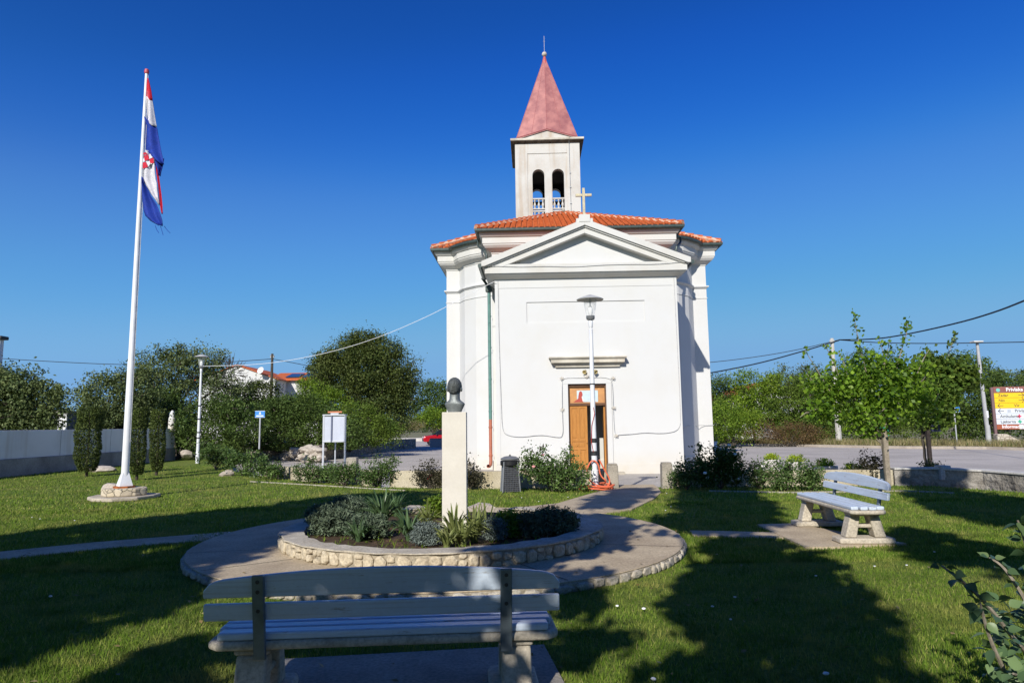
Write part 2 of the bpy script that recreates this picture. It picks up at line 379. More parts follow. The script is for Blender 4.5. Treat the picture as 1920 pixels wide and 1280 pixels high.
# paths
def strip(name, L, R_, z, mat, th=.25, bevel=.01):
    q = MB(); q.prism([tuple(p)[:2] for p in L]+[tuple(p)[:2] for p in reversed(R_)], z-th, z); return tag(q.build(name, mat, bevel=bevel), kind='structure')
Lp = [(-.75, 12.3), (-.25, 13.0)]+[tuple(G(x, y))[:2] for x, y in ((1045,946),(1085,934),(1120,924),(1164,915.5))]+[(2.62, 17.7)]
Rp = [(.95, 12.0), (1.3, 12.15)]+[tuple(G(x, y))[:2] for x, y in ((1140,964),(1185,957),(1225,938),(1240,925),(1234,915.5))]+[(3.55, 17.7)]
strip('path', Lp, Rp, .035, PAVE)
strip('path', [tuple(G(x, y))[:2] for x, y in ((-300,1073),(0,1036),(180,1018),(372,1003),(430,998))], [tuple(G(x, y))[:2] for x, y in ((-300,1096),(0,1051),(180,1031),(352,1017),(420,1012))], .02, PAVE)
strip('path', [tuple(G(x, y))[:2] for x, y in ((1293,996),(1350,997),(1460,1000))], [tuple(G(x, y))[:2] for x, y in ((1300,1006),(1350,1007),(1470,1010))], .02, PAVE)
# garden kerb line in front of the roses
kb = MB(); ln = [G(480, 903), G(600, 910), G(750, 919), G(900, 929)]
kl = [G(470, 903), G(560, 908), G(660, 914), G(760, 920)]
for a, b in zip(kl[:-1], kl[1:]): kb.tube([a+Vector((0,0,.0)), b+Vector((0,0,.0))], .03, 6)
kl = [G(1330, 921), G(1480, 924), G(1700, 921), G(1790, 925)]
for a, b in zip(kl[:-1], kl[1:]): kb.tube([a+Vector((0,0,.0)), b+Vector((0,0,.0))], .035, 6)
tag(kb.build('garden_kerb', CONC), kind='structure')

# ------------------------------------------------------------------ flower bed wall
fb = thing('flower_bed_wall', 'low circular limestone flower bed wall with flat coping around the pedestal', 'flower bed', (CB[0], CB[1], .1))
def ring(a0, a1, r1, r2, z0, z1, n, rng, jr=.02, jz=.0):
    q = MB(); vs = []; A_ = [math.radians(a0+(a1-a0)*i/n) for i in range(n+1)]
    for a in A_:
        j1, j2, jj = rng.uniform(-jr, jr), rng.uniform(-jr, jr), rng.uniform(-jz, jz)
        for r, z in ((r2+j2, z0), (r2+j2, z1+jj), (r1+j1, z1+jj), (r1+j1, z0)): vs.append((r*math.cos(a), r*math.sin(a), z))
    fs = [(4*i+k, 4*i+(k+1)%4, 4*(i+1)+(k+1)%4, 4*(i+1)+k) for i in range(n) for k in range(4)]
    fs += [(0,1,2,3), (4*n+3,4*n+2,4*n+1,4*n)]
    return q.add(vs, fs)
def stone_face(q, c, R_, a0, a1, zb, zt, wmin, wmax, rng, th=.05, rows=1):
    vs_ = []
    for row in range(rows):
        a = a0
        while a < a1:
            w = rng.uniform(wmin, wmax)/R_; z0_ = zb+(zt-zb)*row/rows; z1_ = zb+(zt-zb)*(row+1)/rows
            j = lambda s: rng.uniform(-s, s)
            k = 7; am = a+w/2; zm_ = (z0_+z1_)/2+j(.01); hh = (z1_-z0_)*rng.uniform(.40, .52); ww = w*.47; out = []
            for t_ in range(k):
                an = 2*math.pi*(t_+.5)/k+j(.2); ra = 1/max(abs(math.cos(an)), abs(math.sin(an)))**.75
                aa = am+ww*math.cos(an)*ra*rng.uniform(.85,1.05); zz = min(max(zm_+hh*math.sin(an)*ra*rng.uniform(.85,1.05), zb+.002), zt-.002); out.append((aa, zz))
            dep = th*rng.uniform(.35, .9); P_ = lambda aa, zz, r: (c[0]+r*math.cos(aa), c[1]+r*math.sin(aa), zz)
            v = [P_(aa, zz, R_-.03) for aa, zz in out]+[P_(aa, zz, R_+dep*.55) for aa, zz in out]+[P_(am+(aa-am)*.72, zm_+(zz-zm_)*.72, R_+dep*(1+j(.18))) for aa, zz in out]
            q.add(v, [tuple(range(2*k, 3*k))]+[(i, (i+1)%k, (i+1)%k+k, i+k) for i in range(k)]+[(i+k, (i+1)%k+k, (i+1)%k+2*k, i+2*k) for i in range(k)], 1)
            a += w
STF = M('limestone_face', (.60,.52,.38), (.42,.35,.25), 7, .9, .6, 26, bd=.02)
MOR = M('mortar', (.40,.35,.26), (.28,.24,.18), 9, .95, .6, 30)
q = ring(-262, 62, RB-.29, RB-.025, -.02, .152, 90, rngG, .012, .008)
rs_ = np.random.default_rng(44); a_ = -262.
while a_ < 60:
    if rs_.uniform() < .62: w_ = rs_.uniform(2.4, 5.8); stone_face(q, (0,0), RB-.03, math.radians(a_), math.radians(a_+w_)-.0001, -.01, .150, math.radians(w_)*RB, math.radians(w_)*RB*1.001, rs_, .055)
    else:
        w_ = rs_.uniform(2., 4.2); h_ = rs_.uniform(.05, .10)
        for z0_, z1_ in ((-.01, h_), (h_, .150)): stone_face(q, (0,0), RB-.03, math.radians(a_), math.radians(a_+w_)-.0001, z0_, z1_, math.radians(w_)*RB, math.radians(w_)*RB*1.001, rs_, .05)
    a_ += w_*.96
q.build('stone_wall', [MOR, STF], fb, bevel=.006, seg=1)
ring(-262.5, 62.5, RB-.30, RB-.005, .153, .172, 90, rngG, .02, .006).build('coping', KERBC, fb, bevel=.012)
ring(66, 76, RB-.3, RB, -.02, .17, 6, rngG, .02).build('stone_wall', STB, fb, bevel=.02) if False else None
mb = MB(); mb.prism(circ((0,0), RB-.28, 60), -.02, .1)
mb.build('soil', SOIL, fb)
# soil mound roughness clods and dead leaves
mb = MB()
for i in range(120):
    r = (RB-.4)*math.sqrt(rngG.uniform()); a = rngG.uniform(0, 6.28); s = rngG.uniform(.04, .12)
    mb.rock((r*math.cos(a), r*math.sin(a), .1), (s, s, s*.5), rngG)
tag(mb.build('soil_clods', SOIL, fb), kind='stuff')

mb = MB(); mb.prism(circ(CC, RO-.04, 96), -.02, .084); stone_face(mb, CC, RO-.04, 0, 2*math.pi, -.01, .092, .10, .24, rs_, .045)
tag(mb.build('paving_edge', [MOR, M('edge_limestone', (.50,.45,.36), (.34,.30,.24), 6, .9, .6, 26, bd=.02)], bevel=.006, seg=1), kind='structure')
# ------------------------------------------------------------------ pedestal and bust
pd = thing('pedestal', 'tall plain cream stone pedestal standing in the flower bed', 'pedestal', (-.81, 9.55, .2), math.radians(1.5))
mb = MB(); mb.box(-.165, .165, -.165, .165, 0, 1.575); mb.build('shaft', M('cream_stone', (.62,.585,.515), (.56,.525,.455), 3, .5, .1, 60), pd, bevel=.006)
mb = MB(); mb.box(-.24, .24, -.24, .24, -.06, .055); mb.build('base_block', KERBC, pd, bevel=.01)
mb = MB(); mb.box(-.05, .05, -.16, -.155, 1.4, 1.41)
bust = thing('bust', 'grey green bronze bust of a short haired man seen from behind', 'bust', (-.81, 9.55, 1.775), math.radians(-12))
BZ = M('patina_bronze', (.19,.21,.21), (.13,.145,.145), 14, .5, .35, 55, metal=.35)
def bust_mesh():
    bm = bmesh.new()
    def ell(c, r, seg=28, rng_=16, f=None):
        g = bmesh.ops.create_uvsphere(bm, u_segments=seg, v_segments=rng_, radius=1.)
        for v in g['verts']:
            p = Vector((v.co.x*r[0], v.co.y*r[1], v.co.z*r[2]))
            if f: p = f(p)
            v.co = p+Vector(c)
    # head faces +Y (away from the camera): skull, jaw, neck, chest
    def skull(p):
        if p.z < 0: p.x *= 1-.22*min(1, -p.z/.12); p.y = p.y*(1-.1*min(1, -p.z/.12))+.012
        return p
    ell((0, 0, .325), (.088, .108, .122), f=skull)
    ell((0, .045, .26), (.058, .06, .075))
    ell((0, .105, .30), (.014, .022, .03))       # nose
    ell((0, .103, .255), (.026, .012, .012))     # lips
    for s in (-1, 1):
        ell((s*.034, .092, .335), (.016, .012, .009))   # eyes
        ell((s*.091, -.002, .30), (.012, .026, .036))   # ears
    ell((0, .06, .20), (.035, .03, .03))         # chin
    # neck and shoulders: lofted sections (half width, depth, y offset, z)
    secs = [(.088,.055,.0,.0),(.100,.06,.0,.03),(.122,.07,.0,.075),(.136,.076,0,.108),(.112,.074,.0,.132),(.084,.068,0,.150),(.068,.064,0,.172),(.066,.062,.004,.21),(.066,.062,.006,.27)]
    rings = []; n = 28
    for w, d, yo, z in secs:
        rings.append([bm.verts.new((w*math.copysign(abs(math.cos(t))**.8, math.cos(t)), yo+d*math.copysign(abs(math.sin(t))**.9, math.sin(t)), z)) for t in [2*math.pi*k/n for k in range(n)]])
    for a, b in zip(rings[:-1], rings[1:]):
        for k in range(n): bm.faces.new((a[k], a[(k+1)%n], b[(k+1)%n], b[k]))
    bm.faces.new(list(reversed(rings[0]))); bm.faces.new(rings[-1])
    me = bpy.data.meshes.new('bronze_body'); bm.to_mesh(me); bm.free(); me.materials.append(BZ)
    me.polygons.foreach_set('use_smooth', [True]*len(me.polygons))
    o = bpy.data.objects.new('bronze_body', me); COL.objects.link(o); o.parent = bust
    r = o.modifiers.new('remesh', 'REMESH'); r.mode = 'VOXEL'; r.voxel_size = .006; r.use_smooth_shade = True
    s = o.modifiers.new('smooth', 'SMOOTH'); s.iterations = 3; s.factor = .5
    bust.scale = (1.08, 1.08, 1.06)
bust_mesh()
# hair cap, slightly proud of the skull and rough
HAIR = M('bronze_hair', (.155,.17,.17), (.085,.095,.092), 30, .6, 1., 60, metal=.35, stretch=(1,1,.3), bd=.02)
mb = MB(); vs = []; fs = []; nu, nv = 28, 12
for j in range(nv+1):
    ph = math.pi/2*(1.0-j/nv*1.42)
    for i in range(nu):
        th = 2*math.pi*i/nu; back = math.sin(th) < .35
        pj_ = ph if back else max(ph, .35)
        p = Vector((.095*math.cos(pj_)*math.cos(th), .116*math.cos(pj_)*math.sin(th)-.003, .128*math.sin(pj_)))
        if p.z < 0: p.x *= 1-.22*min(1, -p.z/.12)
        p *= 1+.015*math.sin(9*th)*math.cos(7*ph); vs.append(p+Vector((0, 0, .33)))
fs = [(j*nu+i, j*nu+(i+1)%nu, (j+1)*nu+(i+1)%nu, (j+1)*nu+i) for j in range(nv) for i in range(nu)]
mb.add(vs, fs); mb.build('hair', HAIR, bust, smooth=True)

# ------------------------------------------------------------------ benches
def make_bench(name, label, loc, rotz):
    """length along X, backrest on the -Y side, sitter faces +Y"""
    t = thing(name, label, 'bench', loc, rotz, 'park benches on the lawn')
    for s in (-1, 1):
        x = s*.74
        q = MB()                      # A-shaped concrete leg frame in the YZ plane
        q.yz([(-.26,.07),(-.115,.07),(-.055,.34),(-.185,.34)], x-.085, x+.085)
        q.yz([(.26,.07),(.115,.07),(.055,.34),(.185,.34)], x-.085, x+.085)
        q.box(x-.065, x+.065, -.10, .10, .19, .235)
        q.box(x-.10, x+.10, -.19, .19, .34, .375)
        q.build('leg', BCONC, t, bevel=.022, seg=3)
        q = MB(); q.prism([(x-.13,-.35),(x+.13,-.35),(x+.15,-.3),(x+.15,.3),(x+.13,.35),(x-.13,.35),(x-.15,.3),(x-.15,-.3)], 0, .07)
        q.build('foot_slab', BCONC, t, bevel=.02, seg=3)
    q = MB(); L = .985
    q.prism([(-L,-.17),(-L+.06,-.225),(L-.06,-.225),(L,-.17),(L,.17),(L-.06,.225),(-L+.06,.225),(-L,.17)], .375, .425)
    q.build('seat_frame', BCONC, t, bevel=.02, seg=3)
    for k in range(4):
        y = -.162+k*.108; l = L-.035 if k in (1,2) else L-.06
        q = MB(); q.box(-l, l, y-.047, y+.047, .4255, .47); q.build('seat_slat', SLAT, t, bevel=.014, seg=3)
    for s in (-1, 1):
        x = s*.68; q = MB()
        q.yz([(-.215,.33),(-.245,.33),(-.33,.80),(-.30,.80)], x-.033, x+.033)
        q.build('post', POSTM, t, bevel=.008)
        for z in (.605, .71, .765):
            vs = MB(); yy = -.245-.085*(z-.33)/.47-.004
            vs.add([(x+.011*math.cos(a), yy, z+.011*math.sin(a)) for a in [k*math.pi/4 for k in range(8)]]+[(x+.011*math.cos(a), yy+.01, z+.011*math.sin(a)) for a in [k*math.pi/4 for k in range(8)]],
                   [tuple(range(8))]+[(i,(i+1)%8,(i+1)%8+8,i+8) for i in range(8)])
            vs.build('bolt', BLACK, t)
    # lower backrest plank then the arched top plank, just in front of the posts
    def plank(z0, z1, arch, Lh, dy):
        nn = 60; pts = []
        for i in range(nn+1):
            u = -1+2*i/nn; z = z1+arch*(1-abs(u)**2.0)-(.05*(1-math.sqrt(max(0., 1-max(0., (abs(u)-.88)/.12)**2))) if arch else 0); pts.append((Lh*u, z))
        q = MB(); vs = []; 
        for (x, z) in pts:
            for zz, f in ((z0, 0), (z, 0), (z, 1), (z0, 1)):
                yb = -.215-.085*(zz-.33)/.47 + dy; vs.append((x, yb+.038*f, zz))
        n = len(pts)
        fs = [(4*i+k, 4*i+(k+1)%4, 4*(i+1)+(k+1)%4, 4*(i+1)+k) for i in range(n-1) for k in range(4)]+[(0,1,2,3),(4*n-1,4*n-2,4*n-3,4*n-4)]
        q.add(vs, fs); q.build('back_slat', SLAT, t, bevel=.01, seg=3)
    plank(.545, .64, 0., .985, .002)
    plank(.672, .762, .060, .985, .002)
    return t
b1 = make_bench('park_bench', 'white slatted bench in tree shade seen from behind, nearest to the viewer', (-.75, 4.22, .0), math.radians(4.0))
b2 = dup(b1, (4.53, 9.80, .03), math.radians(87.8), 'sunlit white slatted bench standing on a concrete slab beside the lawn')
sheet('slab', [tuple(G(x, y))[:2] for x, y in ((1420,986),(1490,984),(1640,1012),(1700,1022),(1560,1029),(1510,1029),(1470,1010))], -.1, .03, PAVE)
sheet('slab', [tuple(G(x, y))[:2] for x, y in ((499,1243),(1020,1214),(1060,1290),(1120,1600),(400,1600))], -.1, .025, M('slab_concrete', (.34,.31,.26), (.24,.22,.19), 3, .9, .3, 40))

# ------------------------------------------------------------------ flagpole and flag
FP = G(232, 935); FPx, FPy = FP.x, FP.y
fp = thing('flagpole', 'tall white tapered flagpole with flared foot on stones', 'flagpole', (FPx, FPy, 0))
q = MB(); q.tube([(0,0,.3),(0,0,3.2),(.0,0,3.22),(0,0,6.5),(.0,0,10.42)], [.085,.075,.068,.055,.035], 16); q.build('pole', WPAINT, fp, smooth=True)
q = MB(); q.lathe([(.20,.29),(.19,.33),(.085,.62)], n=4); q.build('flared_foot', WPAINT, fp)
q = MB(); q.lathe([(.24,.255),(.24,.30)], n=8); q.build('rusty_plate', M('rust', (.42,.13,.03), (.25,.08,.03), 12, .8, .3), fp)
q = MB(); q.lathe([(0,10.42),(.05,10.42),(.06,10.47),(.045,10.53),(0,10.55)], n=12); q.build('cap', flat('red_cap', (.45,.06,.07)), fp, smooth=True)
q = MB(); q.tube([(.05,-.01,10.36),(.07,-.02,9.9),(.085,-.02,7.2),(.09,-.02,1.4),(.085,-.02,1.3)], .006, 5); q.build('halyard', M('rope', (.6,.6,.58), None), fp)
q = MB(); q.tube([(.03,0,1.25),(.10,0,1.35)], .012, 6); q.tube([(.03,0,1.42),(.10,0,1.32)], .012, 6); q.build('cleat', GREYM, fp)
rk = np.random.default_rng(3)
sb = thing('limestone_plinth', 'two tier rough limestone base under the white flagpole', 'stone base', (FPx, FPy, 0))
q = MB()
pts = [(.62*math.cos(a)*(1+.12*rk.uniform(-1,1)), .5*math.sin(a)*(1+.12*rk.uniform(-1,1))) for a in [k*2*math.pi/9 for k in range(9)]]
q.prism([(x*1.25, y*1.35) for x, y in pts], 0, .085); q.build('lower_tier', M('lime_slab', (.50,.44,.35), (.40,.35,.27), 4, .9, .4, 20), sb, bevel=.025)
q = MB(); q.prism([(.52*math.cos(a)*(1+.1*rk.uniform(-1,1)), .42*math.sin(a)*(1+.1*rk.uniform(-1,1))) for a in [k*2*math.pi/10 for k in range(10)]], .085, .26)
q.build('upper_tier', STB, sb, bevel=.03)
q = MB(); q.rock((-.38, .1, .24), (.36, .3, .22), rk); q.build('boulder', ROCK, sb)
# flag: hanging cloth given as stacked rows (z fraction) traced at the pole's distance
fl = thing('flag', 'red white and blue national flag hanging limp in folds from the white flagpole', 'flag', (FPx, FPy, 6.6))
FRED, FWH, FBL = M('flag_red', (.62,.02,.045), None, 5, .75, .05), M('flag_white', (.72,.70,.74), None, 5, .75, .05), M('flag_blue', (.018,.05,.34), None, 5, .75, .05)
def cloth(name, rows, mat, dy0, folds=2.2, amp=.05, parent=fl, ph=0.):
    """rows: list of (py, pxleft, pxright) in photo units at the flagpole's distance -> draped strip"""
    q = MB(); vs = []; nu = 14; R_ = []
    for (y0, l0, r0_), (y1, l1, r1_) in zip(rows[:-1], rows[1:]):
        k = max(1, int(abs(y1-y0)/4))
        for j in range(k): t_ = j/k; R_.append((y0+(y1-y0)*t_, l0+(l1-l0)*t_, r0_+(r1_-r0_)*t_))
    R_.append(rows[-1])
    for j, (py, l, r) in enumerate(R_):
        for i in range(nu+1):
            u = i/nu; p = A(l+(r-l)*u, py if not isinstance(py, tuple) else py[0], FPy)
            sl_ = (py-150)*.012
            p.y += dy0+amp*math.sin(folds*math.pi*u+ph+sl_)*min(1, (py-140)/80.)
            vs.append(p)
    m = len(R_); fs = [(j*(nu+1)+i, j*(nu+1)+i+1, (j+1)*(nu+1)+i+1, (j+1)*(nu+1)+i) for j in range(m-1) for i in range(nu)]
    q.add(vs, fs); o = q.build(name, mat, parent, smooth=True, world=True)
    s = o.modifiers.new('thickness', 'SOLIDIFY'); s.thickness = .006
    return o
def skew(poly_rows): return poly_rows
cloth('red_stripe', [(148,277,279),(160,276,282),(172,275.5,284.5),(184,275,286),(190,277,286.3)], FRED, -.03)
cloth('white_stripe', [(183,275,277),(190,275,286.5),(205,275.5,288.5),(220,276,290.5),(233,276,292.5),(238,283,294)], FWH, -.032)
cloth('blue_stripe', [(222,272.5,274.5),(232,272,283),(240,272,294.5),(255,271.5,297),(270,272,300),(285,274,303),(295,281,305.5),(303,292,307),(309,303,308)], FBL, -.04)
cloth('blue_fold', [(296,283,307.5),(304,286,306.5),(312,292,305),(320,296,301),(329,297,298.5)], FBL, .03, ph=1.)
cloth('white_field', [(283,273,277),(287,272,287),(300,271,291),(320,269,292),(337,268.5,294),(345,272,296),(365,284,298),(380,296,299.5),(384,298.5,300)], FWH, -.012, amp=.035, folds=3)
cloth('red_edge', [(300,290.5,292),(315,291,295),(330,293.5,297.5),(345,295.5,299.5),(365,297.5,302.5),(385,299.5,304.5),(401,303,305)], FRED, .012, amp=.015)
cloth('blue_lower', [(334,268,269.5),(345,267.3,273),(355,267,279.5),(370,267.5,287),(385,269,297),(395,270.5,301),(405,274,304.5),(415,284,307.5),(424,300,308.5)], FBL, -.035, amp=.045, folds=2.6)
# visible checks of the emblem, as a thin patch on the white field
q = MB()
ck = [((272,292),(281,291)), ]
def patch(pts):
    vs = [A(x, y, FPy)+Vector((0, -.062, 0)) for x, y in pts]; q.add(vs, [tuple(range(len(vs)))])
patch([(272,294),(280.5,291.5),(281.5,301),(274,304)]); patch([(281.8,301),(290,297.5),(291,307.5),(284.5,308.5)]); patch([(270.2,307),(276.2,305.5),(280,315),(270,318)])
patch([(270.8,291),(272,288),(276,287.5),(279,290.5),(273,292.5)])
em = q.build('checked_emblem', FRED, fl, world=True)
q = MB()
for pts in ([(282,290.5),(289,290),(290,296.5),(282,300)],[(270.5,300),(273.5,297),(274,304),(270.3,306)],[(277,305.5),(284,303),(284.7,308),(280.4,314)]):
    vs = [A(x, y, FPy)+Vector((0, -.06, 0)) for x, y in pts]; q.add(vs, [tuple(range(len(vs)))])
q.build('checked_emblem', FWH, fl, world=True)
q = MB()
for a, b, c in (((291,423),(294,431),(298,437)),((301,424),(304,434),(306,441)),((308,424),(314,432),(319,437))):
    q.tube([A(*a, FPy), A(*b, FPy), A(*c, FPy)], .006, 4)
q.build('frayed_threads', FBL, fl, world=True)

# ------------------------------------------------------------------ street lamps of the square
def make_lamp(label, loc):
    t = thing('street_lamp', label, 'street lamp', loc, 0, 'lamps with flat conical hats')
    q = MB(); q.tube([(0,0,0),(0,0,.5),(0,0,.51),(0,0,4.02)], [.085,.083,.072,.046], 16); q.build('pole', WPAINT, t, smooth=True)
    q = MB(); q.lathe([(.05,4.02),(.035,4.06),(.05,4.10),(.055,4.24),(.04,4.27)], n=16); q.build('collar', WPAINT, t, smooth=True)
    q = MB(); q.lathe([(.04,4.26),(.09,4.28),(.105,4.31),(.105,4.38),(0,4.38)], n=20); q.build('socket', M('lamp_grey', (.16,.165,.17), None, 5, .45, .05), t, smooth=True)
    q = MB(); q.lathe([(.098,4.381),(.12,4.47),(.145,4.62),(.165,4.80)], n=24)
    g = q.build('glass_globe', GLASS, t, smooth=True)
    q = MB(); q.lathe([(0,4.381),(.035,4.39),(.06,4.45),(.06,4.54),(.035,4.62),(0,4.65)], n=14); q.build('bulb', M('opal', (.85,.85,.83), None, 5, .3, 0), t, smooth=True)
    q = MB(); q.lathe([(0,4.925),(.05,4.92),(.30,4.825),(.335,4.80),(.33,4.79),(.17,4.80),(0,4.80)], n=28); q.build('hat', M('hat_grey', (.42,.42,.40), (.34,.34,.33), 6, .5, .05), t, smooth=True)
    q = MB(); q.tube([(0,0,4.8),(0,0,4.63)], .014, 8); q.build('stem', GREYM, t)
    return t
LC = G(1116, 919)
lamp = make_lamp('white lamp post with clear conical globe standing before the church door', LC)
lamp.scale = (1, 1, .965)
for z, h in ((1.18,.10),(.86,.11)):
    q = MB(); q.lathe([(.080,z),(.082,z+h*.45),(.079,z+h*.5),(.081,z+h)], n=14); o = q.build('tape_band', BLACK, lamp)
q = MB(); q.tube([(.0,-.078,2.05),(.03,-.07,1.9),(-.05,-.08,1.6),(-.07,-.08,1.2),(-.03,-.09,.95)], .008, 6); q.build('loose_wire', M('red_wire', (.5,.05,.03), None), lamp)
q = MB(); q.lathe([(.061,2.62),(.061,2.65)], n=14); q.build('tie', BLACK, lamp)
lamp2 = dup(lamp, G(370, 868), 0, 'white lamp post at the far end of the lawn left of the church', (1, 1, 1.03))
for ch in list(lamp2.children):
    if ch.name.startswith(('loose_wire', 'tie', 'tape_band')): bpy.data.objects.remove(ch)
for z in (1.1, 1.35, 1.95, 2.55):
    q = MB(); q.lathe([(.080,z),(.080,z+.05)], n=12); q.build('tape_band', BLACK, lamp2)

# orange garden hose coiled at the lamp
q = MB(); pts = []
for i in range(150):
    t_ = i/149; a = t_*2*math.pi*4.2; r = .36+.05*math.sin(a*.37)+.03*math.cos(a*1.3)
    pts.append((.02+r*math.cos(a)*1.25, -.05+r*.62*math.sin(a), .03+.12*t_+.035*math.sin(a*1.7+1)))
pts += [(.33,-.25,.25),(.12,-.2,.42),(.1,-.16,.75),(-.08,-.14,.88),(-.25,-.15,.6),(-.2,-.2,.3),(.05,-.24,.14),(.36,-.2,.12),(.42,-.1,.3),(.24,-.12,.62),(.12,-.12,.86)]
cu = [Vector(p) for p in pts]
def smooth_path(P, it=2):
    for _ in range(it):
        Q = [P[0]]
        for a, b in zip(P[:-1], P[1:]): Q += [a*.75+b*.25, a*.25+b*.75]
        Q.append(P[-1]); P = Q
    return P
q.tube(smooth_path(cu[:150], 0)+smooth_path(cu[149:], 2)[1:], .021, 7)
o = q.build('garden_hose', M('orange_hose', (.72,.16,.07), (.62,.13,.055), 5, .45, .05), None, smooth=True); o.location = LC; o.scale = (.85, .85, .85)
tag(o, 'orange garden hose coiled round the foot of the lamp post', 'hose')

# ------------------------------------------------------------------ litter bin
BN = G(957, 922)
bn = thing('litter_bin', 'tapered wire mesh litter bin with grey lid by the low wall', 'litter bin', BN, math.radians(8))
q = MB(); q.lathe([(.27,.02),(.21,.70)], n=4); vs = q.v; c_, s_ = math.cos(math.pi/4), math.sin(math.pi/4)
q.v = [(x*c_-y*s_, x*s_+y*c_, z) for x, y, z in vs]; q.build('bin_bag', M('black_bag', (.02,.02,.022), (.035,.035,.04), 9, .35, .6, 14, bd=.03), bn)
q = MB()
def fr(z): return (.205-(z-.02)/.68*.045)
for z in np.linspace(.03, .69, 15):
    r = fr(z); 
    for a, b in (((-r,-r),(r,-r)),((r,-r),(r,r)),((r,r),(-r,r)),((-r,r),(-r,-r))): q.tube([(*a, z), (*b, z)], .0035, 4, cap=False)
for k in range(10):
    u = -1+2*(k+.5)/10
    for sgn in (-1, 1):
        q.tube([(u*fr(.02), sgn*fr(.02), .02), (u*fr(.7), sgn*fr(.7), .7)], .0035, 4, cap=False)
        q.tube([(sgn*fr(.02), u*fr(.02), .02), (sgn*fr(.7), u*fr(.7), .7)], .0035, 4, cap=False)
q.build('wire_mesh', M('galvanised', (.25,.26,.28), None, 6, .4, .05, metal=.5), bn)
q = MB()
for sx in (-1, 1):
    for sy in (-1, 1): q.tube([(sx*fr(0)*1.03, sy*fr(0)*1.03, 0), (sx*fr(.72)*1.04, sy*fr(.72)*1.04, .72)], .014, 6)
q.build('corner_frame', M('galvanised_frame', (.27,.28,.29), None, 6, .45, .05, metal=.4), bn)
q = MB(); q.lathe([(.215,.62),(.235,.64),(.235,.73),(.215,.745)], n=20); q.build('rim', M('black_bag_rim', (.02,.02,.022), None, 8, .35, .4, 20), bn, smooth=True)
q = MB(); q.lathe([(.225,.76),(.23,.79),(.14,.835),(.03,.85),(0,.85)], n=24); q.build('lid', M('lid_grey', (.14,.145,.155), None, 6, .45, .1), bn, smooth=True)
q = MB(); q.lathe([(.0,.845),(.02,.85),(.02,.875),(0,.885)], n=10); q.build('knob', BLACK, bn)

# ------------------------------------------------------------------ low walls and bollards
def wall_line(name, label, pts, th, z0, tops, mat, cap=None, cat='low wall', bevel=.015, group=None, closed=False):
    t = thing(name, label, cat, (pts[0][0], pts[0][1], z0), 0, group); q = MB(); n = len(pts)
    P = [Vector((p[0], p[1], 0)) for p in pts]; vs = []
    if not hasattr(tops, '__len__'): tops = [tops]*n
    nn = []
    for i in range(n):
        d = (P[min(i+1,n-1)]-P[max(i-1,0)]).normalized(); nn.append(Vector((-d.y, d.x, 0)))
    for i in range(n):
        for s, z in ((0, z0), (0, tops[i]), (1, tops[i]), (1, z0)): vs.append(P[i]+nn[i]*th*s+Vector((0,0,z)))
    fs = [(4*i+k, 4*i+(k+1)%4, 4*(i+1)+(k+1)%4, 4*(i+1)+k) for i in range(n-1) for k in range(4)]+[(0,1,2,3),(4*n-1,4*n-2,4*n-3,4*n-4)]
    q.add(vs, fs); q.build('wall_body', mat, t, bevel=bevel, world=True)
    if cap:
        q = MB(); vs = []
        for i in range(n):
            for s, z in ((-.03, tops[i]+.002), (-.03, tops[i]+.05), (th+.03, tops[i]+.05), (th+.03, tops[i]+.002)): vs.append(P[i]+nn[i]*s+Vector((0,0,z)))
        q.add(vs, fs); q.build('coping', cap, t, bevel=.012, world=True)
    return t
wl = [(2.3, 17.32), (.5, 17.38), (-1.0, 17.45), (-3.3, 18.4)]
WALLC = M('old_concrete_wall', (.52,.46,.34), (.40,.34,.22), 1.8, .88, .3, 30)
wall_line('low_wall', 'low weathered concrete wall between lawn and forecourt behind the litter bin', wl, -.25, -.3, [.43,.43,.43,.42], WALLC)
wall_line('low_wall', 'low concrete wall behind the rose row on the left, below the notice board', [(-3.75, 18.7), (-5.2, 19.9), (-6.6, 21.2), (-8.6, 23.6)], -.25, -.3, [.41,.38,.36,.34], WALLC)
wall_line('low_wall', 'low concrete wall behind the roses between bollard and sunlit bench', [(3.86, 17.32), (6.1, 17.42), (8.0, 17.4), (9.4, 17.2)], .25, -.3, [.35,.35,.35,.35], WALLC)
wr = [(9.42, 17.18), (10.3, 17.05), (11.0, 16.3), (11.15, 15.2), (11.6, 13.2), (12.6, 10.5)]
GWM = M('garden_wall_stone', (.40,.37,.32), (.20,.18,.15), 2.6, .95, 1., 5, bd=.12)
wall_line('stone_garden_wall', 'rough stone garden wall with white coping curving along the right lawn edge', wr, .35, -.3, [.35,.35,.34,.34,.34,.34], GWM, M('white_coping', (.62,.60,.56), (.5,.48,.44), 5, .8, .2))
def bollard(label, x, y, w, h, name='bollard', rz=0.):
    t = thing(name, label, 'bollard', (x, y, -.05), rz); q = MB()
    q.add([(-w/2,-w/2,0),(w/2,-w/2,0),(w/2,w/2,0),(-w/2,w/2,0),(-w*.47,-w*.47,h),(w*.47,-w*.47,h),(w*.47,w*.47,h),(-w*.47,w*.47,h)], [(0,3,2,1),(4,5,6,7),(0,1,5,4),(1,2,6,5),(2,3,7,6),(3,0,4,7)])
    q.build('shaft', CONC, t, bevel=.02); q = MB(); q.box(-w*.42, w*.42, -w*.42, w*.42, h, h+.035); q.build('cap', CONC, t, bevel=.012); return t
bollard('weathered concrete bollard left of the path gap, beside the lamp post', 2.43, 17.1, .27, .62)
bollard('weathered concrete bollard right of the path gap before the church', 3.74, 17.0, .27, .64)
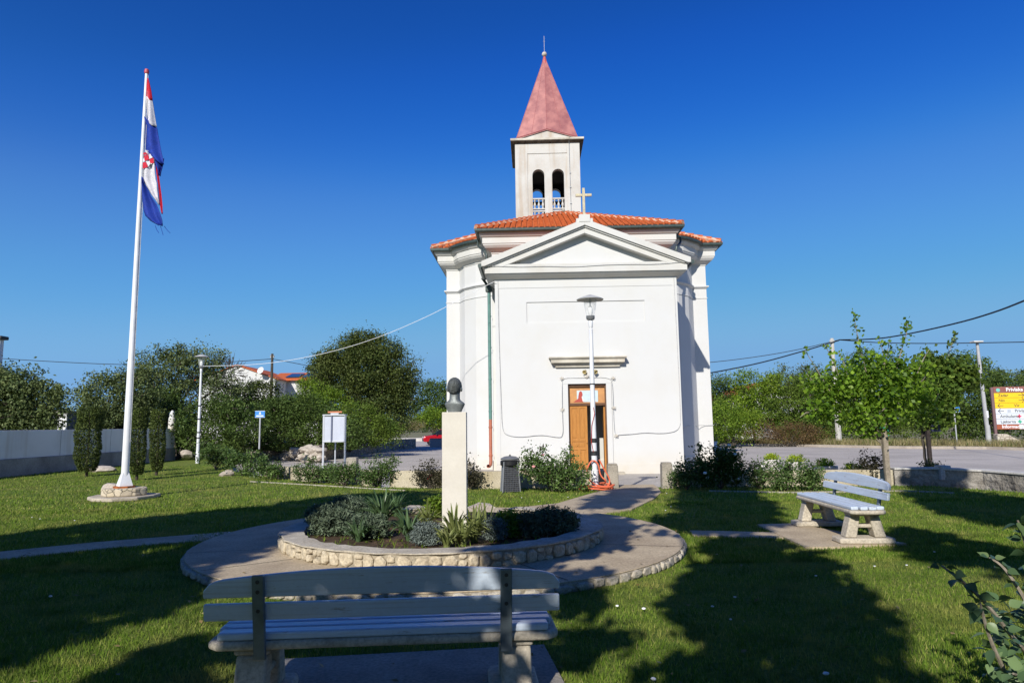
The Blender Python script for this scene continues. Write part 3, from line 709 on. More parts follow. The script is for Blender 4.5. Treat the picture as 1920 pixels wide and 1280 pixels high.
def block(label, px, py0, py1, y, w, mat=CONC):
    a, b = A(px, py0, y), A(px, py1, y); t = thing('concrete_block', label, 'block', (a.x, y, b.z)); q = MB()
    h = a.z-b.z; q.box(-w/2, w/2, -w/2, w/2, 0, h); q.build('body', mat, t, bevel=.02)
    q = MB(); q.box(-w*.3, w*.3, -w/2-.012, -w/2, h*.2, h*.8); q.build('panel', mat, t, bevel=.008); return t
block('square concrete block on the low wall, right of the notice board', 661, 857, 889, 20.6, .30)
block('concrete block standing on the low wall just right of the pedestal', 880, 868, 902, 17.75, .26)
block('pale square block on the garden wall beside the dark post', 1767, 872, 899, 17.0, .26, M('pale_block', (.5,.5,.5), None))

# flat white stones behind the pedestal
q = MB(); a = G(898, 946, .26); q.rock((a.x, a.y, .16), (.66,.3,.24), np.random.default_rng(12)); o = q.build('limestone_block', ROCK); tag(o, 'pale flat limestone block behind the pedestal at the back of the bed', 'stone')
q = MB(); a = G(780, 949, .24); q.rock((a.x, a.y, .14), (.42,.25,.22), np.random.default_rng(9)); o = q.build('limestone_block', ROCK); tag(o, 'shaded flat stone between the bed plants left of the pedestal', 'stone')
q = MB(); a = G(426, 892); q.rock((a.x, a.y, .07), (.5,.35,.26), np.random.default_rng(21)); o = q.build('boulder', ROCK); tag(o, 'pale boulder lying on the grass near the rose row', 'boulder')
q = MB(); a = G(192, 884); q.rock((a.x, a.y, .05), (.9,.5,.3), np.random.default_rng(22)); o = q.build('boulder', ROCK); tag(o, 'flat pale boulder in shade at the foot of the white wall', 'boulder')

# ------------------------------------------------------------------ church
CY = math.radians(-1.6)
ch = thing('church', 'white octagonal chapel with pedimented portico, terracotta roof and pink spired bell tower', 'church', (2.86, 25.93, -.3), 0)
def offset_poly(P, d):
    """closed CCW polygon offset outward by d"""
    n = len(P); out = []
    for i in range(n):
        p0, p1, p2 = Vector(P[i-1]), Vector(P[i]), Vector(P[(i+1)%n])
        a = (p1-p0).normalized(); b = (p2-p1).normalized(); na = Vector((a.y, -a.x)); nb = Vector((b.y, -b.x))
        m = (na+nb); k = d/max(.35, (1+na.dot(nb))); out.append(tuple(p1+m*k))
    return out
def sweep(P, prof, closed=True, q=None, mi=0):
    """profile list of (outward offset, z) swept round polygon P"""
    q = q or MB(); rings = []
    for d, z in prof: rings.append([(x, y, z) for x, y in offset_poly(P, d)])
    n = len(P); m = len(prof); vs = [v for r in rings for v in r]; fs = []
    for j in range(m):
        jn = (j+1)%m
        for i in range(n if closed else n-1): fs.append((j*n+i, j*n+(i+1)%n, jn*n+(i+1)%n, jn*n+i))
    if not closed: fs += [tuple(j*n for j in range(m)), tuple(j*n+n-1 for j in reversed(range(m)))]
    return q.add(vs, fs, mi)
R_ = [(3.56,2.0),(3.56,3.3),(4.4,3.8),(4.95,4.35),(5.3,5.0),(5.93,5.0),(5.93,11.5),(5.2,11.5),(4.0,13.0),(-4.0,13.0),(-5.2,11.5),(-6.0,11.5),(-6.0,5.0),(-5.4,5.0),(-5.1,4.35),(-4.55,3.8),(-3.72,3.3),(-3.72,2.0)]
NAVE = R_      # CCW seen from above
ZE = 10.0      # eave height above the forecourt
def inset_wall(P, th, z0, z1):
    q = MB(); I = offset_poly(P, -th); n = len(P)
    for i in range(n):
        j = (i+1)%n; a, b, c, d = P[i], P[j], I[j], I[i]
        q.add([(*a,z0),(*b,z0),(*c,z0),(*d,z0),(*a,z1),(*b,z1),(*c,z1),(*d,z1)], [(0,1,5,4),(2,3,7,6),(4,5,6,7),(0,3,2,1)])
    return q
inset_wall(NAVE, .5, 0, 9.25).build('nave_wall', PL, ch)
sweep(NAVE, [(-.1,9.0),(.02,9.0),(.04,9.08),(.12,9.12),(.26,9.2),(.34,9.3),(.34,9.36),(.37,9.36),(.37,9.62),(.43,9.64),(.5,9.72),(.52,9.86),(-.1,9.86)]).build('main_cornice', PLS, ch, bevel=.008)
sweep(NAVE, [(-.1,7.93),(.02,7.93),(.05,7.97),(.10,8.0),(.10,8.06),(-.1,8.08)]).build('string_course', PL, ch, bevel=.006)
sweep(NAVE, [(-.1,7.48),(.025,7.48),(.025,7.52),(-.1,7.52)]).build('string_course', PL, ch)
sweep(NAVE, [(-.1,-.02),(.04,-.02),(.04,.42),(.0,.44),(-.1,.44)]).build('plinth', PL, ch)
# gutters follow the eave
EV = offset_poly(NAVE, .56)
q = sweep(NAVE, [(.52,9.84),(.555,9.79),(.62,9.78),(.665,9.83),(.67,9.92),(.655,9.92),(.645,9.84),(.61,9.80),(.57,9.80),(.53,9.86)]); q.build('gutter', GUT, ch)
# tiled roof: fan of pitched faces with rows of barrel tiles
APX = Vector((-.40, 7.3, 12.36)); ERL = offset_poly(NAVE, .60)
rf = MB(); n = len(ERL); zr = 9.93
rf.add([(*p, zr-.02) for p in ERL]+[tuple(APX-Vector((0,0,.05)))], [(i, (i+1)%n, n) for i in range(n)])
def barrel(q, a, b, apex, rng, sp=.235, rl=.42):
    A0, B0 = Vector(a), Vector(b); e = B0-A0; L = e.length; eu = e/L; nn = eu.cross(apex-A0).normalized()
    if nn.z < 0: nn = -nn
    s = nn.cross(eu)
    if s.dot(apex-A0) < 0: s = -s
    ua, va = (apex-A0).dot(eu), (apex-A0).dot(s); k = max(1, int(L/sp))
    for i in range(k):
        u = (i+.5)*L/k
        vm = va*(u/ua if u < ua and ua > 1e-6 else (L-u)/(L-ua) if L-ua > 1e-6 else 1.)
        v = -.06; off = rng.uniform(-.05,.05)
        while v < vm-.06:
            v1 = min(v+rl+.05, vm); r0_, r1_ = .088, .07; vs = []
            for (vv, rr, lift) in ((v, r0_, .035), (v1, r1_, .0)):
                for j in range(6):
                    t_ = math.pi*j/5; vs.append(A0+eu*(u+rr*math.cos(t_)*1.05)+s*vv+nn*(rr*math.sin(t_)*.85+lift+rng.uniform(0,.006)))
            q.add(vs, [(j, j+1, 7+j, 6+j) for j in range(5)]+[(0,1,2,3,4,5)]); v += rl
rg = np.random.default_rng(8)
for i in range(n):
    a, b = ERL[i], ERL[(i+1)%n]; barrel(rf, (*a, zr), (*b, zr), APX, rg)
rf.build('roof', TILEM, ch)
hp = MB()
def hipcap(p0, p1, q, r=.105, st=.4):
    p0, p1 = Vector(p0), Vector(p1); d = p1-p0; L = d.length; k = int(L/st)
    for i in range(k):
        a = p0+d*(i/k); b = p0+d*((i+1.12)/k); q.tube([a+Vector((0,0,.03+.02)), b+Vector((0,0,.02))], [r, r*.8], 8)
hc = MB(); hm = MB()
for i in (0, 4, 5, 6, 7, 10, 11, 12, 13, 17, 2, 15):
    p = (*ERL[i], zr+.04)
    if i in (2, 15): continue
    hipcap(p, APX, hc); hm.tube([Vector(p)+Vector((0,0,-.01)), APX+Vector((0,0,-.01))], .125, 6)
hc.build('ridge_cap', TILEM, ch); hm.build('ridge_mortar', MORT, ch)
q = MB(); q.lathe([(.22,0),(.26,.04),(.1,.10),(.05,.22),(0,.26)], c=APX, n=12); q.build('roof_finial', CONC, ch)

# portico
PW = 3.5; PH = 7.46
q = MB()
dx0, dx1, dz0, dz1 = -.76, .68, .1, 3.38
rx0, rx1, rz0, rz1 = -2.28, 2.25, 5.75, 6.56
q.box(-PW, dx0, 0, .45, 0, dz1); q.box(dx1, PW, 0, .45, 0, dz1); q.box(dx0, dx1, 0, .45, -.02, dz0)
q.box(-PW, PW, 0, .45, dz1, rz0); q.box(-PW, rx0, 0, .45, rz0, rz1); q.box(rx1, PW, 0, .45, rz0, rz1); q.box(rx0, rx1, .035, .45, rz0, rz1)
q.box(-PW, PW, 0, .45, rz1, PH)
q.box(-PW, -PW+.4, .45, 1.99, 0, PH); q.box(PW-.4, PW, .45, 1.99, 0, PH)
q.build('portico_wall', PL, ch)
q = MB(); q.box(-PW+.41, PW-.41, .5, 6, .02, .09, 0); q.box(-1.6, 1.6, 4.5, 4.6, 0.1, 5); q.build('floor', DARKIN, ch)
# slight corner strips and the fine band below the cornice
q = MB()
for s in (-1, 1): q.box(s*PW-(.16 if s > 0 else -.003), s*PW+(.003 if s > 0 else .16), -.012, 0, .4, 7.12)
q.box(-PW-.004, PW+.004, -.014, 0, 7.12, 7.45); q.build('corner_strip', PL, ch, bevel=.003)
for xa, xb in ((-PW-.02, dx0-.42), (dx1+.42, PW+.02)):
    q = MB(); q.box(xa, xb, -.03, 0, -.02, .38); q.build('plinth', PL, ch, bevel=.006)
q = MB(); q.box(-1.3, 1.25, -.42, 0, -.02, .1); q.build('door_step', KERBC, ch, bevel=.015)
# horizontal cornice under the pediment (front and both returns)
PC = [(PW,2.0),(PW,0),(-PW,0),(-PW,2.0)][::-1]
PCc = [(-PW, 2.0), (-PW, 0.), (PW, 0.), (PW, 2.0)]
prof = [(0,7.44),(.02,7.44),(.04,7.48),(.12,7.50),(.24,7.56),(.31,7.61),(.31,7.64),(.36,7.64),(.36,7.90),(0,7.90)]
def usweep(prof, q, mi=0):
    m = len(prof); vs = []
    for d, z in prof: vs += [(-PW-d, 1.98, z), (-PW-d, -d, z), (PW+d, -d, z), (PW+d, 1.98, z)]
    return q.add(vs, [(j*4+i, j*4+i+1, ((j+1)%m)*4+i+1, ((j+1)%m)*4+i) for j in range(m) for i in range(3)]+[tuple(4*j for j in range(m)), tuple(4*j+3 for j in range(m))], mi)
usweep(prof, MB()).build('portico_cornice', PLS, ch, bevel=.006)
# tympanum and raking cornices
z0, za, zc = 7.90, 9.68, 8.10; XO = 3.98
q = MB(); q.xz([(-3.3,z0),(3.3,z0),(0,9.4)], -.02, 1.9); q.build('tympanum', PL, ch)
sl = (za-zc)/XO
def rake(t0, t1, y0, y1, name, mat, xo=XO, bevel=.006):
    q = MB(); zz0, zz1 = za-t0, za-t1; e = t1/sl
    for s in (-1, 1):
        poly = [(0, zz1), (0, zz0), (s*xo, zz0-sl*xo), (s*xo, max(z0+.002, zz1-sl*xo))]
        if zz1-sl*xo < z0: poly = [(0, zz1), (0, zz0), (s*xo, zz0-sl*xo), (s*xo, z0+.003), (s*(zz1-z0-.003)/sl, z0+.003)]
        q.xz(poly, y0, y1)
    return q.build(name, mat, ch, bevel=bevel)
rake(0, .24, -.50, 2.0, 'raking_cornice', PLS)
rake(.245, .30, -.43, 2.0, 'raking_cornice', PLS, XO-.05)
rake(.30, .52, -.36, 2.0, 'raking_cornice', PLS, XO-.12)
q = MB(); q.box(-3.8, 3.8, -.35, -.1, 7.901, 7.99); q.build('tympanum_ledge', PLS, ch, bevel=.01)
# portico roof tiles
pr = MB(); 
for s in (-1, 1):
    a, b = (s*(XO+.02), 2.2, za-sl*(XO+.02)+.01), (s*(XO+.02), -.44, za-sl*(XO+.02)+.01)
    pr.add([a, b, (0, -.44, za+.01), (0, 2.2, za+.01)], [(0,1,2,3)])
    vv = Vector((s*1., 0, -sl)).normalized()
    k = 11
    for i in range(k):
        y = -.40+i*.235; L = math.hypot(XO, sl*XO); t_ = 0
        while t_+.44 < L+.12:
            P0 = Vector((0, y, za+.02))+vv*t_; P1 = P0+vv*.44+Vector((0,0,.012)); pr.tube([P0+Vector((0,.12,-.035)), P1+Vector((0,.12,-.035))], [.05, .06], 6); t_ += .42
pr.build('portico_roof', TILEM, ch)
for s in (-1, 1):
    q = MB(); q.tube([(s*(XO+.06), -.47, 7.93), (s*(XO+.06), 1.95, 7.93)], .085, 10)
    q.build('gutter', GUT, ch)
# apex block and cross
q = MB(); q.box(-.21, .21, -.52, -.1, za-.12, za+.17); q.box(-.32, .32, -.49, -.1, za-.2, za+.02); q.build('apex_block', PLS, ch, bevel=.01)
q = MB(); q.box(-.05, .05, -.36, -.27, za+.172, 10.95); q.box(-.31, -.0502, -.36, -.27, 10.62, 10.72); q.box(.0502, .31, -.36, -.27, 10.62, 10.72); q.build('stone_cross', M('cross_stone', (.62,.54,.36), (.5,.43,.3), 5, .8, .3, 30), ch, bevel=.008)
# down pipe on the left of the portico
q = MB(); q.tube([(-3.84,1.86,7.4),(-3.83,1.86,2.1)], .07, 10)
for z in (6.3, 5.0, 3.7, 2.4): q.lathe([(.066,0),(.078,.01),(.078,.06),(.066,.07)], c=(-3.83,1.86,z), n=12)
q.build('downpipe', PIPEG, ch, smooth=True)
q = MB(); q.tube([(-3.83,1.86,2.1),(-3.83,1.86,.42),(-3.84,1.83,.30),(-3.88,1.72,.25),(-3.93,1.62,.25)], [.07,.07,.07,.07,.07], 10, cap=False)
for z in (1.75, .62): q.lathe([(.074,0),(.084,.01),(.084,.06),(.074,.07)], c=(-3.83,1.86,z), n=12)
q.build('downpipe', PIPEC, ch, smooth=True)
q = MB(); q.box(-3.98, -3.72, 1.72, 1.98, 7.35, 7.62); q.tube([(-4.12,1.8,7.95),(-3.95,1.85,7.7),(-3.85,1.86,7.5)], .06, 8); q.build('hopper', GUT, ch, bevel=.02)
for s, nm in ((-1, 0), (1, 0)):
    q = MB(); q.tube([(s*4.35,2.75,9.8),(s*4.35,2.75,9.58),(s*4.28,2.6,9.45),(s*3.98,1.88,9.1),(s*3.93,1.85,8.9),(s*3.92,1.85,8.0)], .05, 8); q.build('downpipe', GUT, ch)
# door surround, hood, leaves, transom picture
q = MB(); q.box(dx0-.2, dx0, -.045, 0, .1, 3.38); q.box(dx1, dx1+.2, -.045, 0, .1, 3.38); q.box(dx0-.2, dx1+.2, -.045, 0, 3.38, 3.60)
q.build('door_surround', PL, ch, bevel=.01)
q = MB(); hx = 1.42
for (d, za_, zb_) in ((.10,4.02,4.10),(.16,4.10,4.17),(.27,4.17,4.31),(.31,4.31,4.345),(.35,4.345,4.40)):
    q.box(-hx-(d-.30), hx+(d-.30), -d, 0, za_+.0005, zb_)
q.build('door_hood', STAIN, ch, bevel=.008)
dr = MB(); dr.box(dx0, dx0+.05, .06, .30, .1, 3.38); dr.box(dx1-.05, dx1, .06, .30, .1, 3.38); dr.box(dx0+.05, dx1-.05, .06, .30, 3.28, 3.38)
dr.box(dx0+.05, dx1-.05, .08, .26, 2.56, 2.66); dro = dr.build('door_frame', WOODD, ch, bevel=.006)
def leaf(name, label=None):
    q = MB(); w = .66; H = 2.44
    q.box(0, w, 0, .045, 0, H)
    o = q.build(name, WOOD, ch, bevel=.004); 
    r = MB()
    for (x0, x1, z0_, z1_) in ((0,w,0,.10),(0,w,H-.09,H),(0,.085,.10,H-.09),(w-.085,w,.10,H-.09),(.085,w-.085,.78,.88),(.085,w-.085,1.10,1.20),(.285,.375,.10,.78),(.285,.375,1.20,H-.09)):
        r.box(x0, x1, -.022, 0, z0_, z1_)
    for (x0, x1, z0_, z1_) in ((.12,.25,.14,.74),(.41,.54,.14,.74),(.12,.54,.91,1.07),(.12,.25,1.24,H-.13),(.41,.54,1.24,H-.13)):
        r.box(x0, x1, -.014, 0, z0_, z1_)
    rr = r.build('panel_moulding', WOOD, o, bevel=.006)
    return o
dl = leaf('door_leaf'); dl.location = (dx0+.052, .14, .115); tag(dl, 'closed carved oak door leaf')
hq = MB(); hq.lathe([(0,-.0),(.014,.0),(.014,.05),(0,.06)], n=8); ho = hq.build('handle', M('brass', (.5,.36,.12), None, 5, .3, 0, metal=.8), dl); ho.rotation_euler = (math.radians(90), 0, 0); ho.location = (.62, -.024, 1.05)
dr_ = leaf('door_leaf'); dr_.location = (dx1-.06, .17, .115); dr_.rotation_euler = (0, 0, math.radians(87)); tag(dr_, 'oak door leaf standing open inward')
q = MB(); q.box(dx0+.05, dx1-.05, .15, .17, 2.66, 3.28); tp = q.build('transom_picture', M('ochre_panel', (.55,.28,.10), (.42,.2,.08), 4, .4, .05), ch)
q = MB(); q.box(-.42, .38, .144, .1495, 2.70, 3.14); q.build('painted_sky', flat('pale_sky', (.50,.60,.62)), tp)
q = MB(); q.xz([(-.56,2.70),(-.18,2.70),(-.2,2.78),(-.24,2.86),(-.2,2.98),(-.22,3.08),(-.27,3.12),(-.33,3.08),(-.36,2.94),(-.37,2.84),(-.44,2.78)], .139, .1435); q.build('painted_figure', flat('red_robe', (.40,.06,.04)), tp)
q = MB(); q.xz([(-.2,2.72),(-.14,2.74),(-.2,2.88),(-.24,2.92),(-.22,2.8)], .136, .1385); q.build('painted_figure', flat('pale_robe', (.72,.66,.60)), tp); q = MB(); q.xz([(.12,2.72),(.30,2.72),(.27,2.82),(.2,2.8),(.21,2.98),(.16,3.08),(.12,2.98)], .139, .1435); q.build('painted_figure', flat('pale_robe', (.72,.66,.60)), tp)
q = MB(); q.xz([(.14,2.86),(.22,2.9),(.20,3.06),(.17,3.13),(.13,3.06)], .135, .1385); q.build('painted_figure', flat('rose_robe', (.55,.25,.18)), tp)
# flood lights under the hood
for s in (-1, 1):
    q = MB(); M_ = Euler((math.radians(115), 0, math.radians(28*s))).to_matrix()
    vs0 = MB(); vs0.lathe([(0,-.08),(.05,-.075),(.075,.02),(.082,.05),(.06,.052),(.045,0),(0,-.02)], n=16)
    q.add([M_ @ Vector(v)+Vector((s*.20+.08, -.16, 3.83)) for v in vs0.v], vs0.f); q.tube([(s*.20+.08,-.14,3.85),(s*.1+.08,-.02,3.78)], .014, 6)
    q.build('floodlight', M('brass_lamp', (.62,.52,.25), (.45,.36,.16), 9, .35, .05, metal=.4), ch, smooth=True)
q = MB(); q.lathe([(0,0),(.09,.005),(.085,.05),(0,.09)], n=16); o = q.build('junction_box', PL, ch, smooth=True); o.location = (-.05, -.045, 3.68); o.rotation_euler = (math.radians(90), 0, 0)
# strings of festive cable along the facade
def cable(pts, r=.011, mat=None, name='cable', parent=ch):
    q = MB(); q.tube(smooth_path([Vector(p) for p in pts], 2), r, 5); return q.build(name, mat or M('cable_grey', (.56,.56,.55), None, 5, .6, 0), parent)
cable([(-PW-.3,-.38,7.95),(-2.6,-.38,7.86),(-1.5,-.38,7.88),(-.5,-.38,7.82),(.6,-.38,7.88),(1.6,-.38,7.89),(2.7,-.38,7.86),(PW+.3,-.38,7.95)])
cable([(-PW+.12,-.03,7.4),(-PW+.14,-.03,5.),(-PW+.2,-.03,2.6),(-PW+.22,-.03,1.75),(-PW+.35,-.03,1.5),(-2.6,-.03,1.40),(-1.8,-.03,1.5),(-1.2,-.03,1.38),(-.98,-.05,1.42),(-1.0,-.06,2.2),(-.99,-.06,3.5),(-.9,-.06,3.62),(-.1,-.06,3.60),(.85,-.06,3.62),(.93,-.06,3.3),(.92,-.06,2.1),(.95,-.05,1.42),(1.1,-.04,1.46),(1.6,-.03,1.47),(2.1,-.03,1.53),(2.8,-.03,1.47),(PW-.1,-.03,1.60),(PW-.06,-.03,2.2),(PW-.08,-.03,5),(PW-.1,-.03,7.4)])
cable([(PW+.05,2.1,1.70),(4.05,2.4,1.62),(4.4,3.7,1.72),(5.32,4.93,1.74),(5.97,4.96,1.74)])
for (x, z) in ((-.99,3.6),(.95,3.58),(-1.0,2.42),(.94,2.46),(1.0,1.42)):
    q = MB(); 
    for k in range(5):
        a = k*1.3; q.tube([(0,0,0),(.05*math.cos(a),-.03,.05*math.sin(a)),(.09*math.cos(a+.4),-.02,.07*math.sin(a+.4)),(.03*math.cos(a+.9),-.01,.02)], .012, 5)
    o = q.build('cable_bow', PL, ch); o.location = (x, -.06, z)
# ---- bell tower
TX, TY, TW, TZ = -.95, 13.9, 3.92, 18.85
tw = MB(); ht = TW/2; th = .38
def wallface(q, M_, openings, W_, z0, z1, th):
    """openings: list of (x0,x1,zbottom,zspring); arched top; wall spans x -W/2..W/2, front at y=0, back at y=th"""
    xs = -W_/2; loc = MB()
    for (a, b, zb, zs) in openings:
        loc.box(xs, a, 0, th, z0, z1); loc.box(a, b, 0, th, z0, zb); r = (b-a)/2; cx = (a+b)/2; k = 12
        for i in range(k):
            t0, t1 = math.pi*(1-i/k), math.pi*(1-(i+1)/k)
            p0 = (cx+r*math.cos(t0), zs+r*math.sin(t0)); p1 = (cx+r*math.cos(t1), zs+r*math.sin(t1))
            loc.xz([p0, p1, (p1[0], z1), (p0[0], z1)], 0, th)
        xs = b
    loc.box(xs, W_/2, 0, th, z0, z1)
    q.add([M_ @ Vector(v) for v in loc.v], loc.f)
ops = [(-.93,-.20,13.95,16.85),(.26,.99,13.95,16.85)]
T0 = Matrix.Translation((TX, TY, 0)); cT = Matrix.Translation((TX, TY+TW/2, 0))
wallface(tw, Matrix.Translation((TX, TY, 0)), ops, TW, 0, TZ, th)
wallface(tw, cT @ Matrix.Rotation(math.pi, 4, 'Z') @ Matrix.Translation((0,-TW/2,0)), ops, TW, 0, TZ, th)
wallface(tw, cT @ Matrix.Rotation(math.pi/2, 4, 'Z') @ Matrix.Translation((0,-TW/2,0)), [(-.7,.03,13.95,16.85),(.35,1.08,13.95,16.85)], TW-2*th, 0, TZ, th)
wallface(tw, cT @ Matrix.Rotation(-math.pi/2, 4, 'Z') @ Matrix.Translation((0,-TW/2,0)), [(-.7,.03,13.95,16.85),(.35,1.08,13.95,16.85)], TW-2*th, 0, TZ, th)
two = tw.build('bell_tower', PLT, ch)
BSHADE = M('belfry_shade_black', (.03,.026,.022), None, 4, .9, .1)  # near-black sheets stand in for the deep shade inside the belfry
q = MB(); wallface(q, cT @ Matrix.Rotation(math.pi, 4, 'Z') @ Matrix.Translation((0,-TW/2+th+.001,0)), ops, TW-2*th-.1, 13.76, 17.49, .02); q.build('belfry_shade_sheet', BSHADE, two)
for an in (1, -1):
    q = MB(); wallface(q, cT @ Matrix.Rotation(an*math.pi/2, 4, 'Z') @ Matrix.Translation((0,-TW/2+th+.001,0)), [(-.7,.03,13.95,16.85),(.35,1.08,13.95,16.85)], TW-2*th-.16, 13.76, 17.49, .02); q.build('belfry_shade_sheet', BSHADE, two)
q = MB()   # raised frame round the sunk panel
q.box(TX-ht, TX-1.22, TY-.035, TY, 10, TZ-.001); q.box(TX+1.2, TX+ht, TY-.035, TY, 10, TZ-.001); q.box(TX-1.22, TX+1.2, TY-.035, TY, 18.2, TZ-.001)
q.build('tower_frame', PLT, two)
SHP = M('old_timber', (.08,.07,.06), None, 4, .9, .1)
q = MB(); q.box(TX-1.5, TX+1.5, TY+.45, TY+TW-.45, 13.6, 13.75); q.build('floor_slab', SHP, two)
q = MB(); q.box(TX-1.57, TX+1.57, TY+.385, TY+TW-.385, 17.5, 17.7); q.build('ceiling', SHP, two)
q = MB(); q.box(TX-1.5, TX+1.5, TY+1.85, TY+2.02, 15.62, 15.8); q.build('bell_beam', SHP, two)
q = MB(); q.lathe([(.0,.62),(.12,.6),(.2,.5),(.24,.2),(.34,.02),(.36,0),(.3,.0)], c=(TX, TY+1.95, 14.95), n=20); q.build('bell', M('bell_bronze', (.10,.075,.04), None, 5, .4, .05, metal=.7), two, smooth=True)
for (a, b, zb, zs) in ops:
    for zl in (14.72, 13.95):
        q = MB(); q.box(TX+a, TX+b, TY+.03, TY+.19, zl+.62, zl+.70); q.box(TX+a, TX+b, TY+.03, TY+.19, zl, zl+.06)
        for k in range(3):
            x = TX+a+(b-a)*(k+.5)/3
            q.lathe([(.06,.06),(.06,.10),(.035,.14),(.075,.26),(.07,.33),(.03,.44),(.035,.5),(.055,.54),(.055,.62)], c=(x, TY+.11, zl), n=12)
        q.build('balustrade', PLT, two)
TP = [(TX+ht,TY),(TX+ht,TY+TW),(TX-ht,TY+TW),(TX-ht,TY)]
TP = [(TX-ht,TY),(TX+ht,TY),(TX+ht,TY+TW),(TX-ht,TY+TW)]
sweep(TP, [(-.2,TZ-.04),(.02,TZ-.04),(.10,TZ+.0),(.25,TZ+.08),(.25,TZ+.12),(-.2,TZ+.12)]).build('cornice_soffit', M('soot_stained', (.07,.055,.045), (.16,.13,.10), 4, .9, .2), two, bevel=.008)
sweep(TP, [(-.2,TZ+.121),(.27,TZ+.121),(.27,TZ+.25),(-.2,TZ+.27)]).build('tower_cornice', STAIN, two, bevel=.01)
zg = TZ+.27; zm = zg+.66; hs_ = 1.80; cx, cy = TX, TY+TW/2; ZT = 25.55
q = MB(); 
for k in range(4):
    R = Matrix.Translation((cx, cy, 0)) @ Matrix.Rotation(k*math.pi/2, 4, 'Z')
    loc = MB(); loc.xz([(-hs_, zg-.01), (hs_, zg-.01), (hs_, zg+.14), (0, zm-.02), (-hs_, zg+.14)], -hs_, -hs_+.2)
    q.add([R @ Vector(v) for v in loc.v], loc.f)
q.build('gablet', PLT, two)
def spire(z_c, z_m, r, ap, z_t):
    q = MB(); vs = []
    for k in range(4):
        a = k*math.pi/2-3*math.pi/4; vs.append((cx+r*math.sqrt(2)*math.cos(a), cy+r*math.sqrt(2)*math.sin(a), z_c))
        a += math.pi/4; vs.append((cx+(r+.0)*math.cos(a), cy+(r+.0)*math.sin(a), z_m))
    vs.append((cx, cy, z_t)); q.add(vs, [(i, (i+1)%8, 8) for i in range(8)]); return q
q = spire(zg+.13, zm+.02, hs_+.07, 0, ZT); vs = list(q.v)
q.add([(v[0], v[1], v[2]-.07) for v in vs[:8]]+vs[:8], [(i, (i+1)%8, (i+1)%8+8, i+8) for i in range(8)])
sp_ = q.build('spire', SPIRE, two)
q = MB()
for k in range(8):     # standing seams and the folded lower edge
    a, b = Vector(vs[k]), Vector(vs[(k+1)%8]); t = Vector(vs[8])
    q.tube([a, t], .018, 5)
    for f_ in (.5,): q.tube([a.lerp(b, f_), a.lerp(b, f_).lerp(t, .93)], .013, 5)
    q.tube([a, b], .03, 5)
q.build('sheet_seam', M('seam_red', (.34,.10,.10), None, 4, .5, .05), sp_)
q = MB(); q.lathe([(.20,ZT-.62),(.13,ZT-.25),(.07,ZT-.02)], c=(cx,cy,0), n=12); q.build('spire_cap', M('cap_red', (.45,.09,.08), None, 4, .5, .1), two)
q = MB(); q.lathe([(0,ZT-.02),(.08,ZT),(.16,ZT+.09),(.165,ZT+.16),(.12,ZT+.27),(0,ZT+.32)], c=(cx,cy,0), n=18); q.build('ball_finial', PLT, two, smooth=True)
q = MB(); q.tube([(cx,cy,ZT+.3),(cx,cy,ZT+1.42)], .014, 5); q.tube([(cx-.07,cy,ZT+1.05),(cx+.07,cy,ZT+1.05)], .01, 5); q.tube([(TX+1.32,TY-.08,TZ+.3),(TX+1.33,TY-.3,TZ+.2),(TX+1.33,TY-.07,TZ-.1),(TX+1.36,TY-.06,14.5)], .014, 5)
for z in (16.9, 16.0, 15.0): q.box(TX+1.31, TX+1.4, TY-.09, TY-.035, z, z+.05)
q.build('lightning_rod', GREYM, two)
q = MB(); q.box(TX+.55, TX+1.3, TY-.5, TY-.3, 14.15, 14.2); q.box(TX+.85, TX+1.05, TY-.52, TY-.3, 14.2, 14.42); q.tube([(TX+.9,TY-.4,13.5),(TX+.9,TY-.4,14.2)], .03, 6); q.build('roof_speaker', M('pale_plastic', (.6,.6,.58), None, 4, .5, .05), ch, bevel=.03)
for o in [ch]: o.rotation_euler = (0, 0, CY)

# ------------------------------------------------------------------ white boundary wall on the left
wa, wb = G(-260, 921), G(326, 862)
bw = thing('boundary_wall', 'long white rendered boundary wall in shade with grey plinth at the lawn edge', 'wall', (wa.x, wa.y, 0))
d = (wb-wa); L = d.length; yaw = math.atan2(d.y, d.x); bw.rotation_euler = (0, 0, yaw)
WWALL = plaster('wall_render', (.80,.80,.80), (.42,.42,.42), .4, .35)
WPL = M('wall_plinth', (.40,.39,.37), (.24,.235,.225), 1.2, .9, .3, 30)
q = MB(); q.box(0, L, .0, .25, .62, 1.62); q.build('rendered_wall', WWALL, bw, bevel=.01)
q = MB(); q.box(-.01, L+.02, -.07, .3, -.2, .62-.002); q.build('plinth', WPL, bw, bevel=.02)
q = MB(); k = int(L/3.2)
for i in range(k): q.box(i*3.2+1.5, i*3.2+1.515, -.004, 0, .63, 1.6)
q.build('joint', M('joint_grey', (.3,.3,.3), None, 5, .9, 0), bw)
a = A(319, 806, wb.y-.5)
st = thing('gatepost_ornament', 'small white carved gatepost figure at the far end of the boundary wall', 'ornament', (a.x, wb.y-.35, 1.55))
q = MB(); q.lathe([(.17,0),(.17,.55),(.15,.62),(.12,.68),(.13,.76),(.10,.88),(.04,.98),(0,1.0)], n=12); q.build('figure', PL, st, smooth=True)
q = MB(); q.lathe([(.2,-.04),(.2,.03),(.17,.05)], n=4); q.build('base', PL, st)
q = MB(); q.rock((wb.x+.9, wb.y-.6, .3), (.55,.4,.4), rk); o = q.build('boulder', ROCK); tag(o, 'shaded rough boulder at the far end of the white boundary wall', 'boulder')

